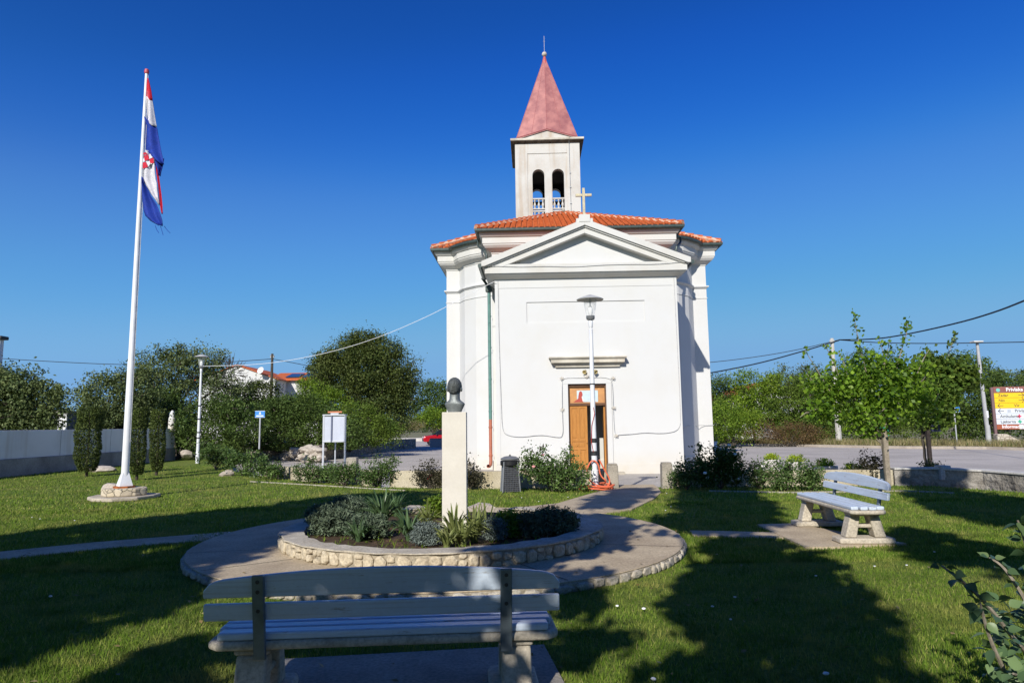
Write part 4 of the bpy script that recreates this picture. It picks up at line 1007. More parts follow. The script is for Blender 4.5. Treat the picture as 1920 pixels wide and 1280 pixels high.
# ------------------------------------------------------------------ notice board, signs, poles
def board():
    a, b = A(606, 868, 24.6), A(646, 868, 24.6)
    t = thing('notice_board', 'grey backed notice board on two legs seen from behind', 'notice board', ((a.x+b.x)/2, 24.6, -.3), math.radians(6))
    w = (b.x-a.x)/2; zt = A(626, 779, 24.6).z+.3; zb = A(626, 826, 24.6).z+.3
    ALU = M('aluminium', (.58,.60,.63), (.5,.52,.55), 4, .4, .03, metal=.2)
    for s in (-1, 1):
        q = MB(); q.box(s*w-.03, s*w+.03, -.03, .03, 0, zt); q.build('leg', ALU, t, bevel=.005)
    q = MB(); q.box(-w+.031, w-.031, -.02, .05, zb, zt-.03); q.build('panel', M('board_back', (.50,.53,.60), (.45,.48,.55), 3, .5, .03), t)
    q = MB(); q.box(-w-.04, w+.06, -.045, .045, zt+.001, zt+.045); q.box(-w-.02, w+.02, -.045, .04, zb-.05, zb-.002); q.build('frame', ALU, t, bevel=.006)
    q = MB(); q.box(-.14, .14, -.04, .01, zt+.046, zt+.10); q.build('top_plate', ALU, t); q = MB(); q.box(-.24, .26, -.05, .02, zt+.101, zt+.155); q.build('header', M('orange_header', (.62,.22,.10), None, 6, .5, .05), t, bevel=.01)
    q = MB(); q.box(-.12, -.08, -.065, -.021, zb-.04, zt-.01); q.build('brace', flat('brace_blue', (.13,.15,.22)), t)
    q = MB(); q.tube([(-.02,.4,.0),(-.02,.4,zb)], .025, 8); q.build('rear_post', ALU, t)
board()
TX_ = {}
def text(body, size, mat, parent, loc, name='lettering', align='LEFT', th=.004, bold=0., rot=(math.pi/2, 0, 0)):
    cu_ = bpy.data.curves.new(name, 'FONT'); cu_.body = body; cu_.size = size; cu_.align_x = align; cu_.extrude = th; cu_.offset = bold
    o = bpy.data.objects.new(name+'_tmp', cu_); COL.objects.link(o)
    dg = bpy.context.evaluated_depsgraph_get(); me = bpy.data.meshes.new_from_object(o.evaluated_get(dg)); bpy.data.objects.remove(o)
    me.materials.clear(); me.materials.append(mat); o = bpy.data.objects.new(name, me); COL.objects.link(o); o.parent = parent; o.location = loc; o.rotation_euler = rot
    return o
BLUE = flat('sign_blue', (.03,.22,.62)); SW = flat('sign_white', (.75,.76,.78))
def bluesign(label, px, py0, py1, pyb, y, wpx):
    b = A(px, pyb, y); z1, z0_ = A(px, py0, y).z, A(px, py1, y).z; w = wpx*y/1280/2
    t = thing('blue_sign', label, 'sign', (b.x, y, b.z), 0, 'small blue information signs')
    q = MB(); q.tube([(0,0,0),(0,0,z0_-b.z+.02)], .04, 8); q.build('post', M('galv_post', (.42,.43,.45), None, 5, .5, .05), t)
    q = MB(); q.box(-w, w, -.05, -.042+.02, z0_-b.z, z1-b.z); p = q.build('panel', BLUE, t)
    h = z1-z0_; zz = z0_-b.z
    q = MB(); q.box(-w*.75, w*.75, -.056, -.051, zz+h*.15, zz+h*.32); q.box(-w*.1, w*.14, -.056, -.051, zz+h*.5, zz+h*.85); q.box(-w*.22, w*.26, -.0565, -.051, zz+h*.5, zz+h*.6); q.build('pictogram', SW, p)
    q = MB()
    for (x0,x1,a,b_) in ((-w-.012,w+.012,-.015,.0),(-w-.012,w+.012,h,h+.015)): q.box(x0,x1,-.052,-.03,zz+a,zz+b_)
    q.build('border', SW, p)
bluesign('small blue direction sign on a post before the green shrubs, left of the notice board', 486, 770.5, 782, 842, 34., 18)
bluesign('small blue sign on a grey post by the far road, near the big town sign', 1795, 762, 772, 836, 46.5, 20)

# big town sign on the right
def town_sign():
    D = 45.5; sc = D/1280; a = A(1869, 806, D); t = thing('town_sign', 'large town direction sign with yellow and white panels on stone footing', 'sign', (a.x, D, -.3), math.radians(-10))
    Wd = 3.2; z_of = lambda py: A(1869, py, D).z+.3
    BR = flat('sign_brown', (.24,.09,.075)); YE = flat('sign_yellow', (.80,.52,.01)); WH = flat('sign_panel_white', (.62,.66,.72)); TXT = flat('sign_text', (.06,.05,.04)); WT = flat('sign_text_white', (.8,.8,.8)); TB = flat('sign_terracotta', (.33,.085,.04))
    ys = [726, 736.5, 746, 755.5, 765.5, 775.5, 785.5, 795.5, 805.0]
    mats = [BR, YE, YE, YE, WH, WH, WH, TB]; txt = ['Privlaka', 'Zadar', 'Nin', 'Vir', 'Privlaka', 'Ambulanta', 'Ljekarna', 'Informacije']
    q = MB(); q.box(-.16, -.0, -.06, .10, 0, z_of(726)); q.box(Wd, Wd+.16, -.06, .10, 0, z_of(726)); q.build('post', flat('sign_post', (.17,.10,.10)), t, bevel=.01)
    q = MB(); q.box(0.001, Wd-.001, -.02, .05, z_of(805), z_of(726)+.03); q.build('backing', BR, t)
    for i, (m_, s) in enumerate(zip(mats, txt)):
        z1, z0_ = z_of(ys[i])-.008, z_of(ys[i+1])+.008; q = MB(); q.box(.02, Wd-.02, -.045, -.021, z0_, z1); p = q.build('panel', m_, t, bevel=.004)
        h = z1-z0_; zc_ = z0_+h*.26; tm = WT if i in (0, 7) else TXT
        x = {0:.75, 1:.25, 2:.25, 3:1.15, 4:1.15, 5:.25, 6:.25, 7:.3}[i]
        text(s, h*(.92 if i in (0,7) else .8), tm, p, (x, -.052, zc_), bold=.006 if i in (0,7) else .002)
        def arrow(xc, dr_):
            zc2 = (z0_+z1)/2; k = .17; q = MB(); w = .017
            q.box(xc-k, xc+k, -.052, -.0455, zc2-w, zc2+w)
            for s_ in (-1, 1): q.xz([(xc+dr_*k, zc2), (xc+dr_*(k-.02), zc2+s_*.0), (xc+dr_*(k-.15), zc2+s_*.12), (xc+dr_*(k-.12), zc2+s_*.15), (xc+dr_*(k+.03), zc2)], -.0535, -.0525) if s_ > 0 else q.xz([(xc+dr_*(k+.03), zc2), (xc+dr_*(k-.12), zc2-.15), (xc+dr_*(k-.15), zc2-.12), (xc+dr_*(k-.0), zc2)], -.0535, -.0525)
            q.build('arrow', tm, p)
        if i in (1, 2, 5, 6, 7): arrow(Wd-.28 if i not in (1,2) else 1.62, 1)
        if i in (3, 4): arrow(.35, -1)
        zc2 = (z0_+z1)/2
        if i in (5, 6):
            q = MB(); q.box(1.28, 1.52, -.052, -.046, zc2-.04, zc2+.04); q.box(1.36, 1.44, -.0535, -.0525, zc2-.12, zc2+.12); q.build('cross_symbol', flat('cross_red' if i == 5 else 'cross_green', (.65,.02,.08) if i == 5 else (.02,.36,.2)), p)
        if i == 7:
            q = MB(); q.box(1.34, 1.60, -.052, -.046, zc2-.13, zc2+.13); b_ = q.build('info_symbol', WT, p); 
        if i == 4:
            q = MB(); q.box(.72, .92, -.052, -.046, zc2-.09, zc2+.09); q.build('info_symbol', flat('envelope_grey', (.42,.45,.5)), p)
        if i == 0:
            q = MB(); q.xz([(.28+.12*math.cos(a_), zc2+.12*math.sin(a_)) for a_ in [k*math.pi/8 for k in range(16)]], -.052, -.046); q.build('emblem', flat('emblem_green', (.16,.5,.42)), p)
    text('i', .3, BLUE, t, (1.45, -.058, z_of(803.5)))
    a = A(1890, 838, D-.4); s = thing('stone_footing', 'pale stone footing sloping down beside the big town sign', 'stone footing', (A(1868, 838, D-.6).x, D-.6, -.3), math.radians(-10))
    z1 = A(1869, 813, D-.6).z+.3
    q = MB(); q.xz([(0,0),(1.62,0),(1.55,.25),(1.1,.55),(.92,.62),(.78,z1-.12),(.6,z1-.02),(.3,z1),(0,z1-.02)], -.3, .3); q.build('masonry', stonemat('footing_stone', [(.52,.45,.36),(.62,.56,.46),(.46,.39,.31)], (.25,.2,.15), 3.6, .05, .7), s, bevel=.04)
town_sign()

# far street light and utility poles, wires
a = G(1855, 838, FCT); sl_ = thing('roadside_lamp', 'tall grey roadside lamp post by the far kerb next to the town sign', 'street lamp', (a.x, a.y, FCT))
H_ = A(1832, 642, a.y).z-FCT; lean = (A(1832, 642, a.y).x-a.x)
q = MB(); q.tube([(0,0,0),(0,0,1.4),(lean*.25,0,1.45),(lean,0,H_)], [.17,.15,.13,.09], 12); q.build('pole', M('grey_pole', (.45,.45,.45), (.38,.38,.38), 2, .6, .1), sl_, smooth=True)
q = MB(); q.obox((lean-.1, -.1, H_+.04), (.62, .5, .10)); q.build('lamp_head', M('lamp_head', (.62,.62,.60), None, 4, .5, .03), sl_, bevel=.03)
q = MB(); q.lathe([(.135,1.9),(.135,2.35)], n=12); q.build('sticker', SW, sl_)
def upole(label, px, pyt, pyb, y, r0_, r1_, mat, cross=False):
    b, t_ = A(px, pyb, y), A(px, pyt, y); o = thing('utility_pole', label, 'utility pole', (b.x, y, b.z)); h = t_.z-b.z
    q = MB(); q.tube([(0,0,0),(0,0,h)], [r0_, r1_], 8); q.build('mast', mat, o)
    q = MB(); q.box(-.18, .18, -.05, .05, h-.35, h-.27); q.lathe([(.05,h-.27),(.06,h-.2),(.03,h-.12)], c=(-.14,0,0), n=8); q.lathe([(.05,h-.27),(.06,h-.2),(.03,h-.12)], c=(.14,0,0), n=8); q.build('bracket', GREYM, o); return t_
POLEC = M('pole_concrete', (.55,.53,.48), (.45,.43,.4), 4, .85, .2)
pt1 = upole('pale concrete utility pole rising from the thicket behind the young tree', 1574, 634, 840, 51., .22, .13, POLEC)
pt2 = upole('dark wooden utility pole before the white gabled house', 507, 663, 790, 62., .16, .11, BARK)
def wire(name, label, pts, y, r, mat, sag=None):
    P = [A(px, py, yy) for (px, py), yy in zip(pts, y)]; q = MB(); q.tube(smooth_path(P, 2), r, 5); o = q.build(name, mat); tag(o, label, 'wire'); return o
WB = flat('wire_black', (.012,.012,.015)); WW = flat('wire_white', (.75,.75,.75))
wire('overhead_wire', 'thick black wire rising from the concrete pole to the upper right corner of view', [(1573,637),(1640,636),(1700,627),(1800,605),(1870,584),(1925,562),(2100,490)], [51,48,44,37,33,30,22], .045, WB)
wire('overhead_wire', 'black wire running level from the concrete pole past the roadside lamp', [(1573,637),(1650,643),(1760,644),(1925,641),(2200,636)], [51,51,51,51,51], .035, WB)
wire('overhead_wire', 'upper black wire from the concrete pole toward the church', [(1573,637),(1500,655),(1420,669),(1328,680),(1250,684)], [51,51.5,52,52.5,53], .026, WB)
wire('overhead_wire', 'lower thick black wire from the concrete pole toward the church', [(1573,638),(1500,660),(1420,682),(1328,700),(1250,712)], [51,50,49,48,47], .045, WB)
wire('overhead_wire', 'thin dark wire between the left edge and the wooden pole', [(-150,660),(0,672),(120,679),(235,684),(380,682),(507,673)], [62]*6, .03, WB)
wire('overhead_wire', 'thin dark wire from the wooden pole down behind the big evergreen', [(507,672),(540,678),(600,690),(700,703)], [62,62,62,62], .028, WB)
lt = lamp2.location; p_end = ch.matrix_world @ Vector((0,0,0))
P = [Vector((lt.x+.06, lt.y-.04, 4.5)), A(480, 684, 31), A(560, 673, 30.), A(640, 655, 29), A(720, 629, 28.), A(800, 594, 27.2), A(835, 576, 26.9), A(900, 541, 26.2), A(929, 527, 25.9)]
q = MB(); q.tube(smooth_path(P, 2), .010, 5); o = q.build('overhead_cable', WW); tag(o, 'white cable strung from the chapel corner to the far lamp post', 'cable')

# ------------------------------------------------------------------ trees and shrubs
def limb_tube(q, p0, p1, r0_, r1_, rng, wob=.12, k=5):
    p0, p1 = Vector(p0), Vector(p1); L = (p1-p0).length; pts = []
    for i in range(k+1):
        t_ = i/k; w = math.sin(math.pi*t_)*wob*L
        pts.append(p0.lerp(p1, t_)+Vector((rng.uniform(-1,1)*w*.5, rng.uniform(-1,1)*w*.5, w*.25)))
    q.tube(pts, [r0_+(r1_-r0_)*i/k for i in range(k+1)], 7)
def tree(name, label, cat, base_pt, lobes, mat, nclump, per, cr, leaf, seed, group=None, bark=None, trunk_r=.16, shell=.72, inner=.3, twigs=0, aspect=.6, upb=.35, stems=1, crown='crown', reject=None, limbs=True):
    rng = np.random.default_rng(seed); base_pt = Vector(base_pt)
    t = thing(name, label, cat, base_pt, 0, group)
    if base_pt.y > 28:
        leaf *= .72; per = int(per*1.5)
        if nclump > 150:
            big = [l for l in lobes if l[3] > .8]; ex = []
            for _ in range(14):
                l = big[rng.integers(len(big))]; a_ = rng.uniform(-1.5, 1.5); k_ = rng.uniform(.16, .34); ex.append((l[0]+l[3]*1.0*math.sin(a_), l[1]+rng.uniform(-.4,.4)*l[4], l[2]+l[5]*1.0*math.cos(a_), l[3]*k_, l[3]*k_, l[5]*k_*1.2))
            lobes = lobes+ex
    P = crown_centres(lobes, nclump, per, cr, rng, shell, inner)
    P = P[P[:,2] > base_pt.z+.05]
    if reject is not None: P = P[~reject(P)]
    np_mesh(crown, leaf_verts(P, leaf, rng, aspect, upb), 4, mat, t, off=tuple(base_pt))
    q = MB(); L = sorted(lobes, key=lambda l: -l[3]*l[5]); top = sum((Vector(l[:3])*l[3] for l in L), Vector())/sum(l[3] for l in L)
    if stems == 1:
        fork = base_pt.lerp(Vector((base_pt.x, base_pt.y, top.z)), .45); fork += Vector((rng.uniform(-.1,.1), rng.uniform(-.1,.1), 0))
        limb_tube(q, base_pt-Vector((0,0,.1)), fork, trunk_r, trunk_r*.75, rng, .05)
    else: fork = base_pt
    if limbs:
        for l in L[:7 if stems == 1 else 9]: limb_tube(q, fork, Vector(l[:3])+Vector((0,0,l[5]*.3)), trunk_r*.6 if stems == 1 else trunk_r, trunk_r*.15, rng)
    if twigs:
        K = lobe_points(lobes, twigs, rng, .85)
        for k in K:
            c = Vector(min(lobes, key=lambda l: sum((k[i]-l[i])**2 for i in range(3)))[:3]); e = Vector(k); o_ = e+(e-c).normalized()*rng.uniform(.1,.45)*trunk_r*4+Vector((0,0,rng.uniform(.1,.5)*trunk_r*3))
            q.tube([c.lerp(e, .6), e, o_], [.02+trunk_r*.06, .012+trunk_r*.03, .005+trunk_r*.02], 4, cap=False)
    q.build('trunk' if stems == 1 else 'stems', bark or BARK, t, smooth=True, world=True)
    return t
def LB(D, *ls, dd=None):
    """lobes from (px,py,rx,ry[,depth offset])"""
    out = []
    for l in ls:
        D2 = D+(l[4] if len(l) > 4 else 0); c = A(l[0], l[1], D2); s = D2/1280
        out.append((c.x, c.y, c.z, l[2]*s, (l[2]+l[3])/2*s*.85, l[3]*s))
    return out
L_OAK = leafmat('leaf_oak', (0.029,0.048,0.014), (0.064,0.093,0.023), (0.138,0.162,0.046), .15, .5, .35)
L_DARK = leafmat('leaf_dark', (0.037,0.065,0.019), (0.070,0.118,0.029), (0.133,0.190,0.048), .2)
L_MID = leafmat('leaf_mid', (0.048,0.088,0.016), (0.095,0.160,0.027), (0.190,0.256,0.048), .28)
L_LIGHT = leafmat('leaf_light', (0.073,0.135,0.017), (0.146,0.243,0.029), (0.277,0.365,0.046), .35)
L_OLIVE = leafmat('leaf_olive', (0.055,0.082,0.032), (0.101,0.136,0.051), (0.184,0.221,0.087), .15)
L_DRY = leafmat('leaf_dry', (.09,.05,.025), (.14,.085,.04), (.21,.15,.07), .15)
L_YG = leafmat('leaf_yellow_green', (.16,.24,.02), (.32,.42,.03), (.5,.58,.05), .3)
L_ROSE = leafmat('leaf_rose', (0.037,0.076,0.020), (0.083,0.145,0.038), (0.165,0.238,0.072), .2, .4, .5)
L_GREY = leafmat('leaf_grey', (.10,.13,.12), (.18,.22,.20), (.28,.33,.30), .1, .8)
L_LAV = leafmat('leaf_lavender', (0.06,0.09,0.06), (0.12,0.16,0.10), (0.2,0.25,0.17), .1, .8)
L_CYP = leafmat('leaf_cypress', (0.036,0.054,0.015), (0.065,0.093,0.023), (0.121,0.150,0.038), .1)
L_PLANE = leafmat('leaf_plane', (0.054,0.112,0.015), (0.115,0.213,0.021), (0.230,0.350,0.037), .38, .4, .4)
L_DRYG = leafmat('dry_grass', (.18,.15,.07), (.28,.23,.11), (.36,.32,.18), .2, .8)
gl = 'trees and thickets beyond the lawn on the left'
tree('olive_tree', 'round grey green tree above the white wall at the left edge of view', 'tree', A(20, 850, 29), LB(29,(-60,740,90,70),(10,760,55,60),(60,750,50,48),(95,770,32,34),(30,725,45,32),(20,790,80,26),(85,790,26,22)), L_OLIVE, 520, 26, .42, .17, 31, gl, twigs=40, trunk_r=.2)
tree('pale_leaved_tree', 'loose pale green tree just behind the first two clipped cypresses', 'tree', A(205, 860, 36), LB(36,(205,745,52,42),(175,790,38,45),(230,800,50,60),(215,712,28,16),(262,740,35,45)), L_OLIVE, 420, 24, .45, .17, 32, gl, twigs=40, trunk_r=.15)
tree('tall_thicket_tree', 'tall olive green tree with bare twigs rising behind the far lamp post', 'tree', A(330, 850, 41), LB(41,(320,700,60,45),(370,690,45,36),(290,740,55,50),(380,745,60,55),(335,670,28,18),(425,735,32,40),(260,700,25,30)), L_OLIVE, 520, 24, .5, .17, 33, gl, twigs=130, trunk_r=.16)
bt = tree('bare_branched_tree', 'half bare grey twiggy tree against the white gabled house', 'tree', A(425, 850, 44), LB(44,(415,715,36,44),(432,700,30,34),(398,695,32,30),(448,745,26,26)), L_OLIVE, 26, 12, .5, .12, 34, gl, twigs=230, trunk_r=.12)
tree('laurel_thicket', 'broad dark green shrub mass behind the far lamp post', 'shrub', A(330, 862, 36), LB(36,(300,800,75,55,3),(385,805,60,55),(440,800,55,48),(250,820,40,45,5),(350,840,70,30,2),(200,830,40,35,6)), L_DARK, 800, 24, .42, .16, 35, gl, stems=3, trunk_r=.07, twigs=40)
tree('evergreen_bush', 'rounded dark evergreen bush before the white gabled house', 'shrub', A(492, 850, 44), LB(44,(495,752,32,36),(468,778,34,26),(520,772,34,32),(545,790,30,30)), L_OAK, 360, 24, .42, .16, 36, gl, trunk_r=.12, twigs=20)
tree('thorn_thicket', 'wide dull green thicket between blue sign and notice board, above the rubble wall', 'shrub', A(520, 846, 40), LB(40,(480,800,60,48),(540,805,55,46),(600,800,48,42),(430,835,40,25),(650,815,40,32),(560,765,40,22),(500,835,80,25)), L_DARK, 800, 26, .45, .15, 37, gl, stems=3, trunk_r=.07, twigs=90)
tree('yellow_green_bush', 'bright yellow green bush below the big evergreen oak', 'shrub', A(612, 845, 44), LB(44,(590,745,32,34),(620,770,34,32),(575,775,28,26)), L_LIGHT, 240, 22, .42, .16, 38, gl, trunk_r=.1, twigs=20)
oakL = LB(50,(690,690,62,48),(655,672,42,40),(735,700,50,48),(680,648,36,24),(640,715,42,42),(742,745,38,42),(700,745,60,50),(620,700,30,34),(752,712,26,34),(725,665,36,30),(665,765,50,36),(730,785,42,36,-1),(600,732,22,24),(752,760,22,28))
tree('evergreen_oak', 'big broad dark evergreen oak left of the chapel', 'tree', A(700, 846, 50), oakL, L_OAK, 520, 72, .72, .19, 39, gl, trunk_r=.34, twigs=60, inner=.5)
tree('conifer', 'small dark conifer top beside the roof with solar panels', 'tree', A(598, 846, 54), LB(54,(598,672,8,10),(590,692,16,10),(600,712,20,14),(590,735,20,16)), L_OAK, 90, 18, .35, .2, 40, gl, trunk_r=.14)
tree('sumac_shrub', 'feathery dark shrub hanging over the stone wall under the oak', 'shrub', A(655, 846, 43), LB(43,(640,800,40,34),(690,808,40,28),(720,815,36,24),(668,780,30,24),(610,830,30,18)), L_MID, 330, 22, .4, .15, 41, gl, stems=3, trunk_r=.06, twigs=70)
tree('thicket_tree', 'mid green tree between the oak and the chapel wall', 'tree', A(815, 822, 96), LB(96,(815,745,26,28),(790,740,20,22),(838,760,28,30),(800,772,26,20),(848,735,20,20)), L_DARK, 260, 22, .8, .32, 42, gl, trunk_r=.22, twigs=20)
tree('light_bush', 'light green bush by the far pavement beyond the red car', 'shrub', A(812, 812, 92), LB(92,(812,785,24,17),(840,790,22,16),(792,792,14,10)), L_LIGHT, 200, 22, .7, .26, 43, gl, stems=3, trunk_r=.08)
tree('dry_reed_clump', 'pale yellow dry reed clump at the far pavement left of the red car', 'reeds', A(765, 808, 90), LB(90,(762,798,20,9),(780,798,14,8),(750,801,10,6)), L_DRYG, 150, 22, .6, .3, 44, gl, stems=3, trunk_r=.03, aspect=.15, upb=-1.)
# right side thicket across the road
gr = 'trees and thickets across the road on the right'
def RT(name, label, px, D, ls, mat, n, seed, leaf=.2, cr=.55, cat='tree', **kw):
    kw.setdefault('trunk_r', .12); kw.setdefault('twigs', 40)
    return tree(name, label, cat, G(px, 832, FCT) if False else (A(px, 832, D).x, D, FCT), LB(D, *ls), mat, n, 24, cr, leaf, seed, gr, **kw)
RT('acacia_tree', 'dark green tree directly right of the chapel edge across the road', 1352, 56, [(1350,730,34,32),(1335,770,34,36),(1372,760,34,40),(1345,805,34,26)], L_DARK, 300, 51)
RT('ash_tree', 'light green leafy tree in front of the white house across the road', 1415, 54, [(1410,730,34,30),(1430,765,44,40),(1395,780,32,36),(1450,725,22,22)], L_LIGHT, 300, 52)
RT('bare_topped_tree', 'tree with grey leafless top left of the pale utility pole', 1490, 58, [(1490,715,40,28),(1530,725,34,30),(1455,740,30,30),(1500,760,54,40)], L_OLIVE, 260, 53, twigs=260)
RT('ailanthus_tree', 'green feathery tree beside the pale utility pole', 1525, 53, [(1520,760,44,44),(1480,775,40,40),(1560,745,36,40),(1510,800,54,28)], L_MID, 420, 54)
RT('crown_tree', 'tall mid green tree crown directly behind the young staked tree', 1632, 55, [(1620,690,44,36),(1600,735,54,44),(1665,720,44,48),(1640,775,60,46),(1585,780,44,44)], L_DARK, 460, 55)
RT('walnut_tree', 'tree with layered light sprays left of the roadside lamp post', 1800, 54, [(1790,690,56,30),(1830,710,40,30),(1760,720,40,40),(1810,755,56,48),(1740,770,44,44),(1790,805,60,28)], L_MID, 520, 56, leaf=.22)
RT('dark_thicket', 'dark undergrowth behind the big town sign and lamp post', 1870, 52, [(1850,780,44,48),(1900,760,50,60),(1960,770,50,60),(1860,745,30,30)], L_DARK, 360, 57, cat='shrub', stems=3, trunk_r=.07)
RT('far_grey_tree', 'greyish half bare tree above the big town sign', 1895, 70, [(1890,715,34,18),(1930,720,34,20),(1860,722,24,14),(1990,715,50,25)], L_OLIVE, 220, 58, leaf=.24, twigs=220)
RT('low_green_thicket', 'low bushes along the verge left of the young tree', 1590, 52.5, [(1560,810,46,24),(1620,805,40,28),(1680,800,40,32),(1510,820,40,18),(1720,800,36,30)], L_MID, 300, 59, leaf=.17, cat='shrub', stems=3, trunk_r=.05)
RT('brown_dry_bush', 'reddish brown dry bush on the verge between chapel and utility pole', 1480, 50.2, [(1440,812,34,16),(1490,815,44,18),(1530,818,22,14)], L_DRY, 200, 60, leaf=.15, cat='shrub', stems=3, trunk_r=.04, aspect=.3)
RT('pale_green_bush', 'leafy light green bush at the verge right beside the chapel', 1375, 51, [(1360,790,34,30),(1400,800,30,24),(1345,815,20,14)], L_LIGHT, 220, 61, leaf=.17, cat='shrub', stems=3, trunk_r=.05)
# young staked tree near the bench
yb = G(1664, 912); Dy = yb.y
yl = LB(Dy,(1600,745,42,36),(1650,730,48,40),(1690,750,38,42),(1630,785,44,30),(1575,720,32,26),(1560,765,26,26),(1680,700,26,24),(1610,695,26,24),(1640,690,18,22),(1715,725,24,28),(1535,728,26,20),(1528,768,24,18),(1722,690,20,18),(1740,760,22,24))
yt = tree('young_plane_tree', 'young bright green tree tied to a pale wooden stake behind the sunlit bench', 'tree', (yb.x+.05, yb.y+.05, 0), yl, L_PLANE, 340, 12, .26, .105, 71, None, BARKL, trunk_r=.045, twigs=30, aspect=.8, inner=.35)
rng = np.random.default_rng(72)
def spray(parent, pts, mat, n, leaf, rng, sp=.09, name='foliage'):
    P = [Vector(p) for p in pts]; PP = smooth_path(P, 2); C_ = []
    for _ in range(n):
        t_ = rng.uniform(0, len(PP)-1.001); i = int(t_); c = PP[i].lerp(PP[i+1], t_-i); C_.append(np.array(c)+rng.normal(size=3)*sp*(1.1-.6*t_/len(PP)))
    o = np_mesh(name, leaf_verts(np.array(C_), leaf, rng, .8, .2), 4, mat, parent, off=tuple(parent.location))
    q = MB(); q.tube(PP, [.014-.009*i/len(PP) for i in range(len(PP))], 5); q.build('twig', BARKL, parent, world=True)
    return o
for pts, n in (([(1625,700),(1612,650),(1605,615),(1600,585)],80), ([(1680,700),(1690,655),(1702,620),(1700,603)],80), ([(1575,710),(1560,670),(1545,645)],45), ([(1560,740),(1530,690),(1508,655)],36), ([(1650,700),(1664,660),(1668,640)],30), ([(1700,720),(1720,690)],25), ([(1545,735),(1522,712),(1512,700)],26), ([(1540,765),(1515,770),(1500,782)],22), ([(1660,690),(1655,655),(1648,635)],30), ([(1590,710),(1583,680),(1572,660)],28), ([(1720,700),(1732,672),(1742,655)],30), ([(1600,790),(1585,810)],16)):
    spray(yt, [A(x, y, Dy-.1) for x, y in pts], L_PLANE, n, .10, rng)
stk = thing('tree_stake', 'pale square wooden stake with green ties supporting the young tree', 'stake', (yb.x, yb.y-.05, 0))
q = MB(); zt = A(1664, 792, Dy).z; q.box(-.055, .055, -.04, .04, -.05, zt-.02); q.build('stake', M('stake_wood', (.34,.29,.22), (.24,.2,.15), 8, .8, .3, 30), stk, bevel=.006)
for z in (zt-.12, zt+.55):
    q = MB(); q.tube([(-.07,-.06,z),(0,-.07,z-.01),(.07,-.055,z),(.09,.03,z),(0,.08,z),(-.08,.03,z),(-.07,-.06,z)], .018, 6); q.tube([(.03,-.06,z),(.06,-.08,z-.10),(.05,-.08,z-.2)], .012, 5); q.build('tie', flat('green_tie', (.02,.30,.18)), stk)
q = MB(); q.tube([(.05,.02,zt-.05),(.09,.02,zt+.3),(.06,.02,zt+.75)], .04, 8); q.tube([(.09,.02,zt+.1),(.22,.04,zt+.35),(.34,.05,zt+.62)], [.035,.03,.02], 7); q.build('trunk', BARKL, yt, world=False); 
# second young tree, dark, with its dark post
y2 = G(1742, 886); D2 = y2.y
t2 = tree('dark_young_tree', 'darker young tree behind the dark post right of the staked tree', 'tree', (y2.x+.1, y2.y+.2, -.3), LB(D2,(1750,740,34,44),(1790,705,32,26),(1745,690,26,26),(1755,780,22,20),(1810,715,16,18),(1725,760,24,34),(1770,700,22,22)), L_MID, 330, 15, .32, .13, 73, None, BARK, trunk_r=.05, twigs=40, aspect=.8, inner=.5)
spray(t2, [A(x, y, D2) for x, y in ((1775,700),(1778,665),(1785,645),(1790,630))], L_DARK, 34, .13, rng); spray(t2, [A(x, y, D2) for x, y in ((1745,690),(1742,668),(1738,655))], L_DARK, 30, .12, rng)
dp = thing('dark_post', 'dark wooden post with a small box standing behind the garden wall', 'post', (y2.x, y2.y-.1, -.3))
q = MB(); zt = A(1740, 806, D2).z+.3; q.box(-.05, .05, -.05, .05, 0, zt); q.build('post', M('tarred_wood', (.03,.022,.02), (.05,.04,.035), 8, .8, .3), dp, bevel=.006)
q = MB(); q.box(.10, .36, -.06, .02, zt-.05, zt+.42); q.box(.05, .10, -.03, .0, zt-.1, zt-.05); q.build('box', flat('dark_box', (.02,.025,.05)), dp, bevel=.01)
# clipped cypresses
def cypress(label, px, py, topy, w, seed):
    b = G(px, py); D = b.y; s = D/1280; h = A(px, topy, D).z; r = w*s/2; t = thing('clipped_cypress', label, 'cypress', b, 0, 'clipped columnar cypresses'); rng = np.random.default_rng(seed)
    n = int(9000*(r/.4)); z = rng.uniform(.18, h, n); a = rng.uniform(0, 2*math.pi, n); rr = r*(.55+.45*rng.uniform(0,1,n)**.4)*np.clip((z/.7)**.4, .35, 1)*(1+.07*np.sin(3*a+2.5*z)+.05*np.sin(7*z+a))
    rr *= np.where(z > h-.12, .85, 1.)
    P = np.stack([rr*np.cos(a), rr*np.sin(a), z], 1)
    np_mesh('crown', leaf_verts(P, .075, rng, .35, -.2), 4, L_CYP, t)
    q = MB(); q.tube([(0,0,-.05),(0.01,0,.5),(0,0,h*.9)], [.05,.045,.02], 8); q.build('trunk', BARK, t)
cypress('widest clipped cypress column before the white wall, left of the flagpole', 162, 893, 762, 44, 81)
cypress('slim clipped cypress column just right of the flagpole', 256, 900, 764, 28, 82)
cypress('slender clipped cypress on a visible stem nearest the end of the white wall', 293, 891, 766, 27, 83)
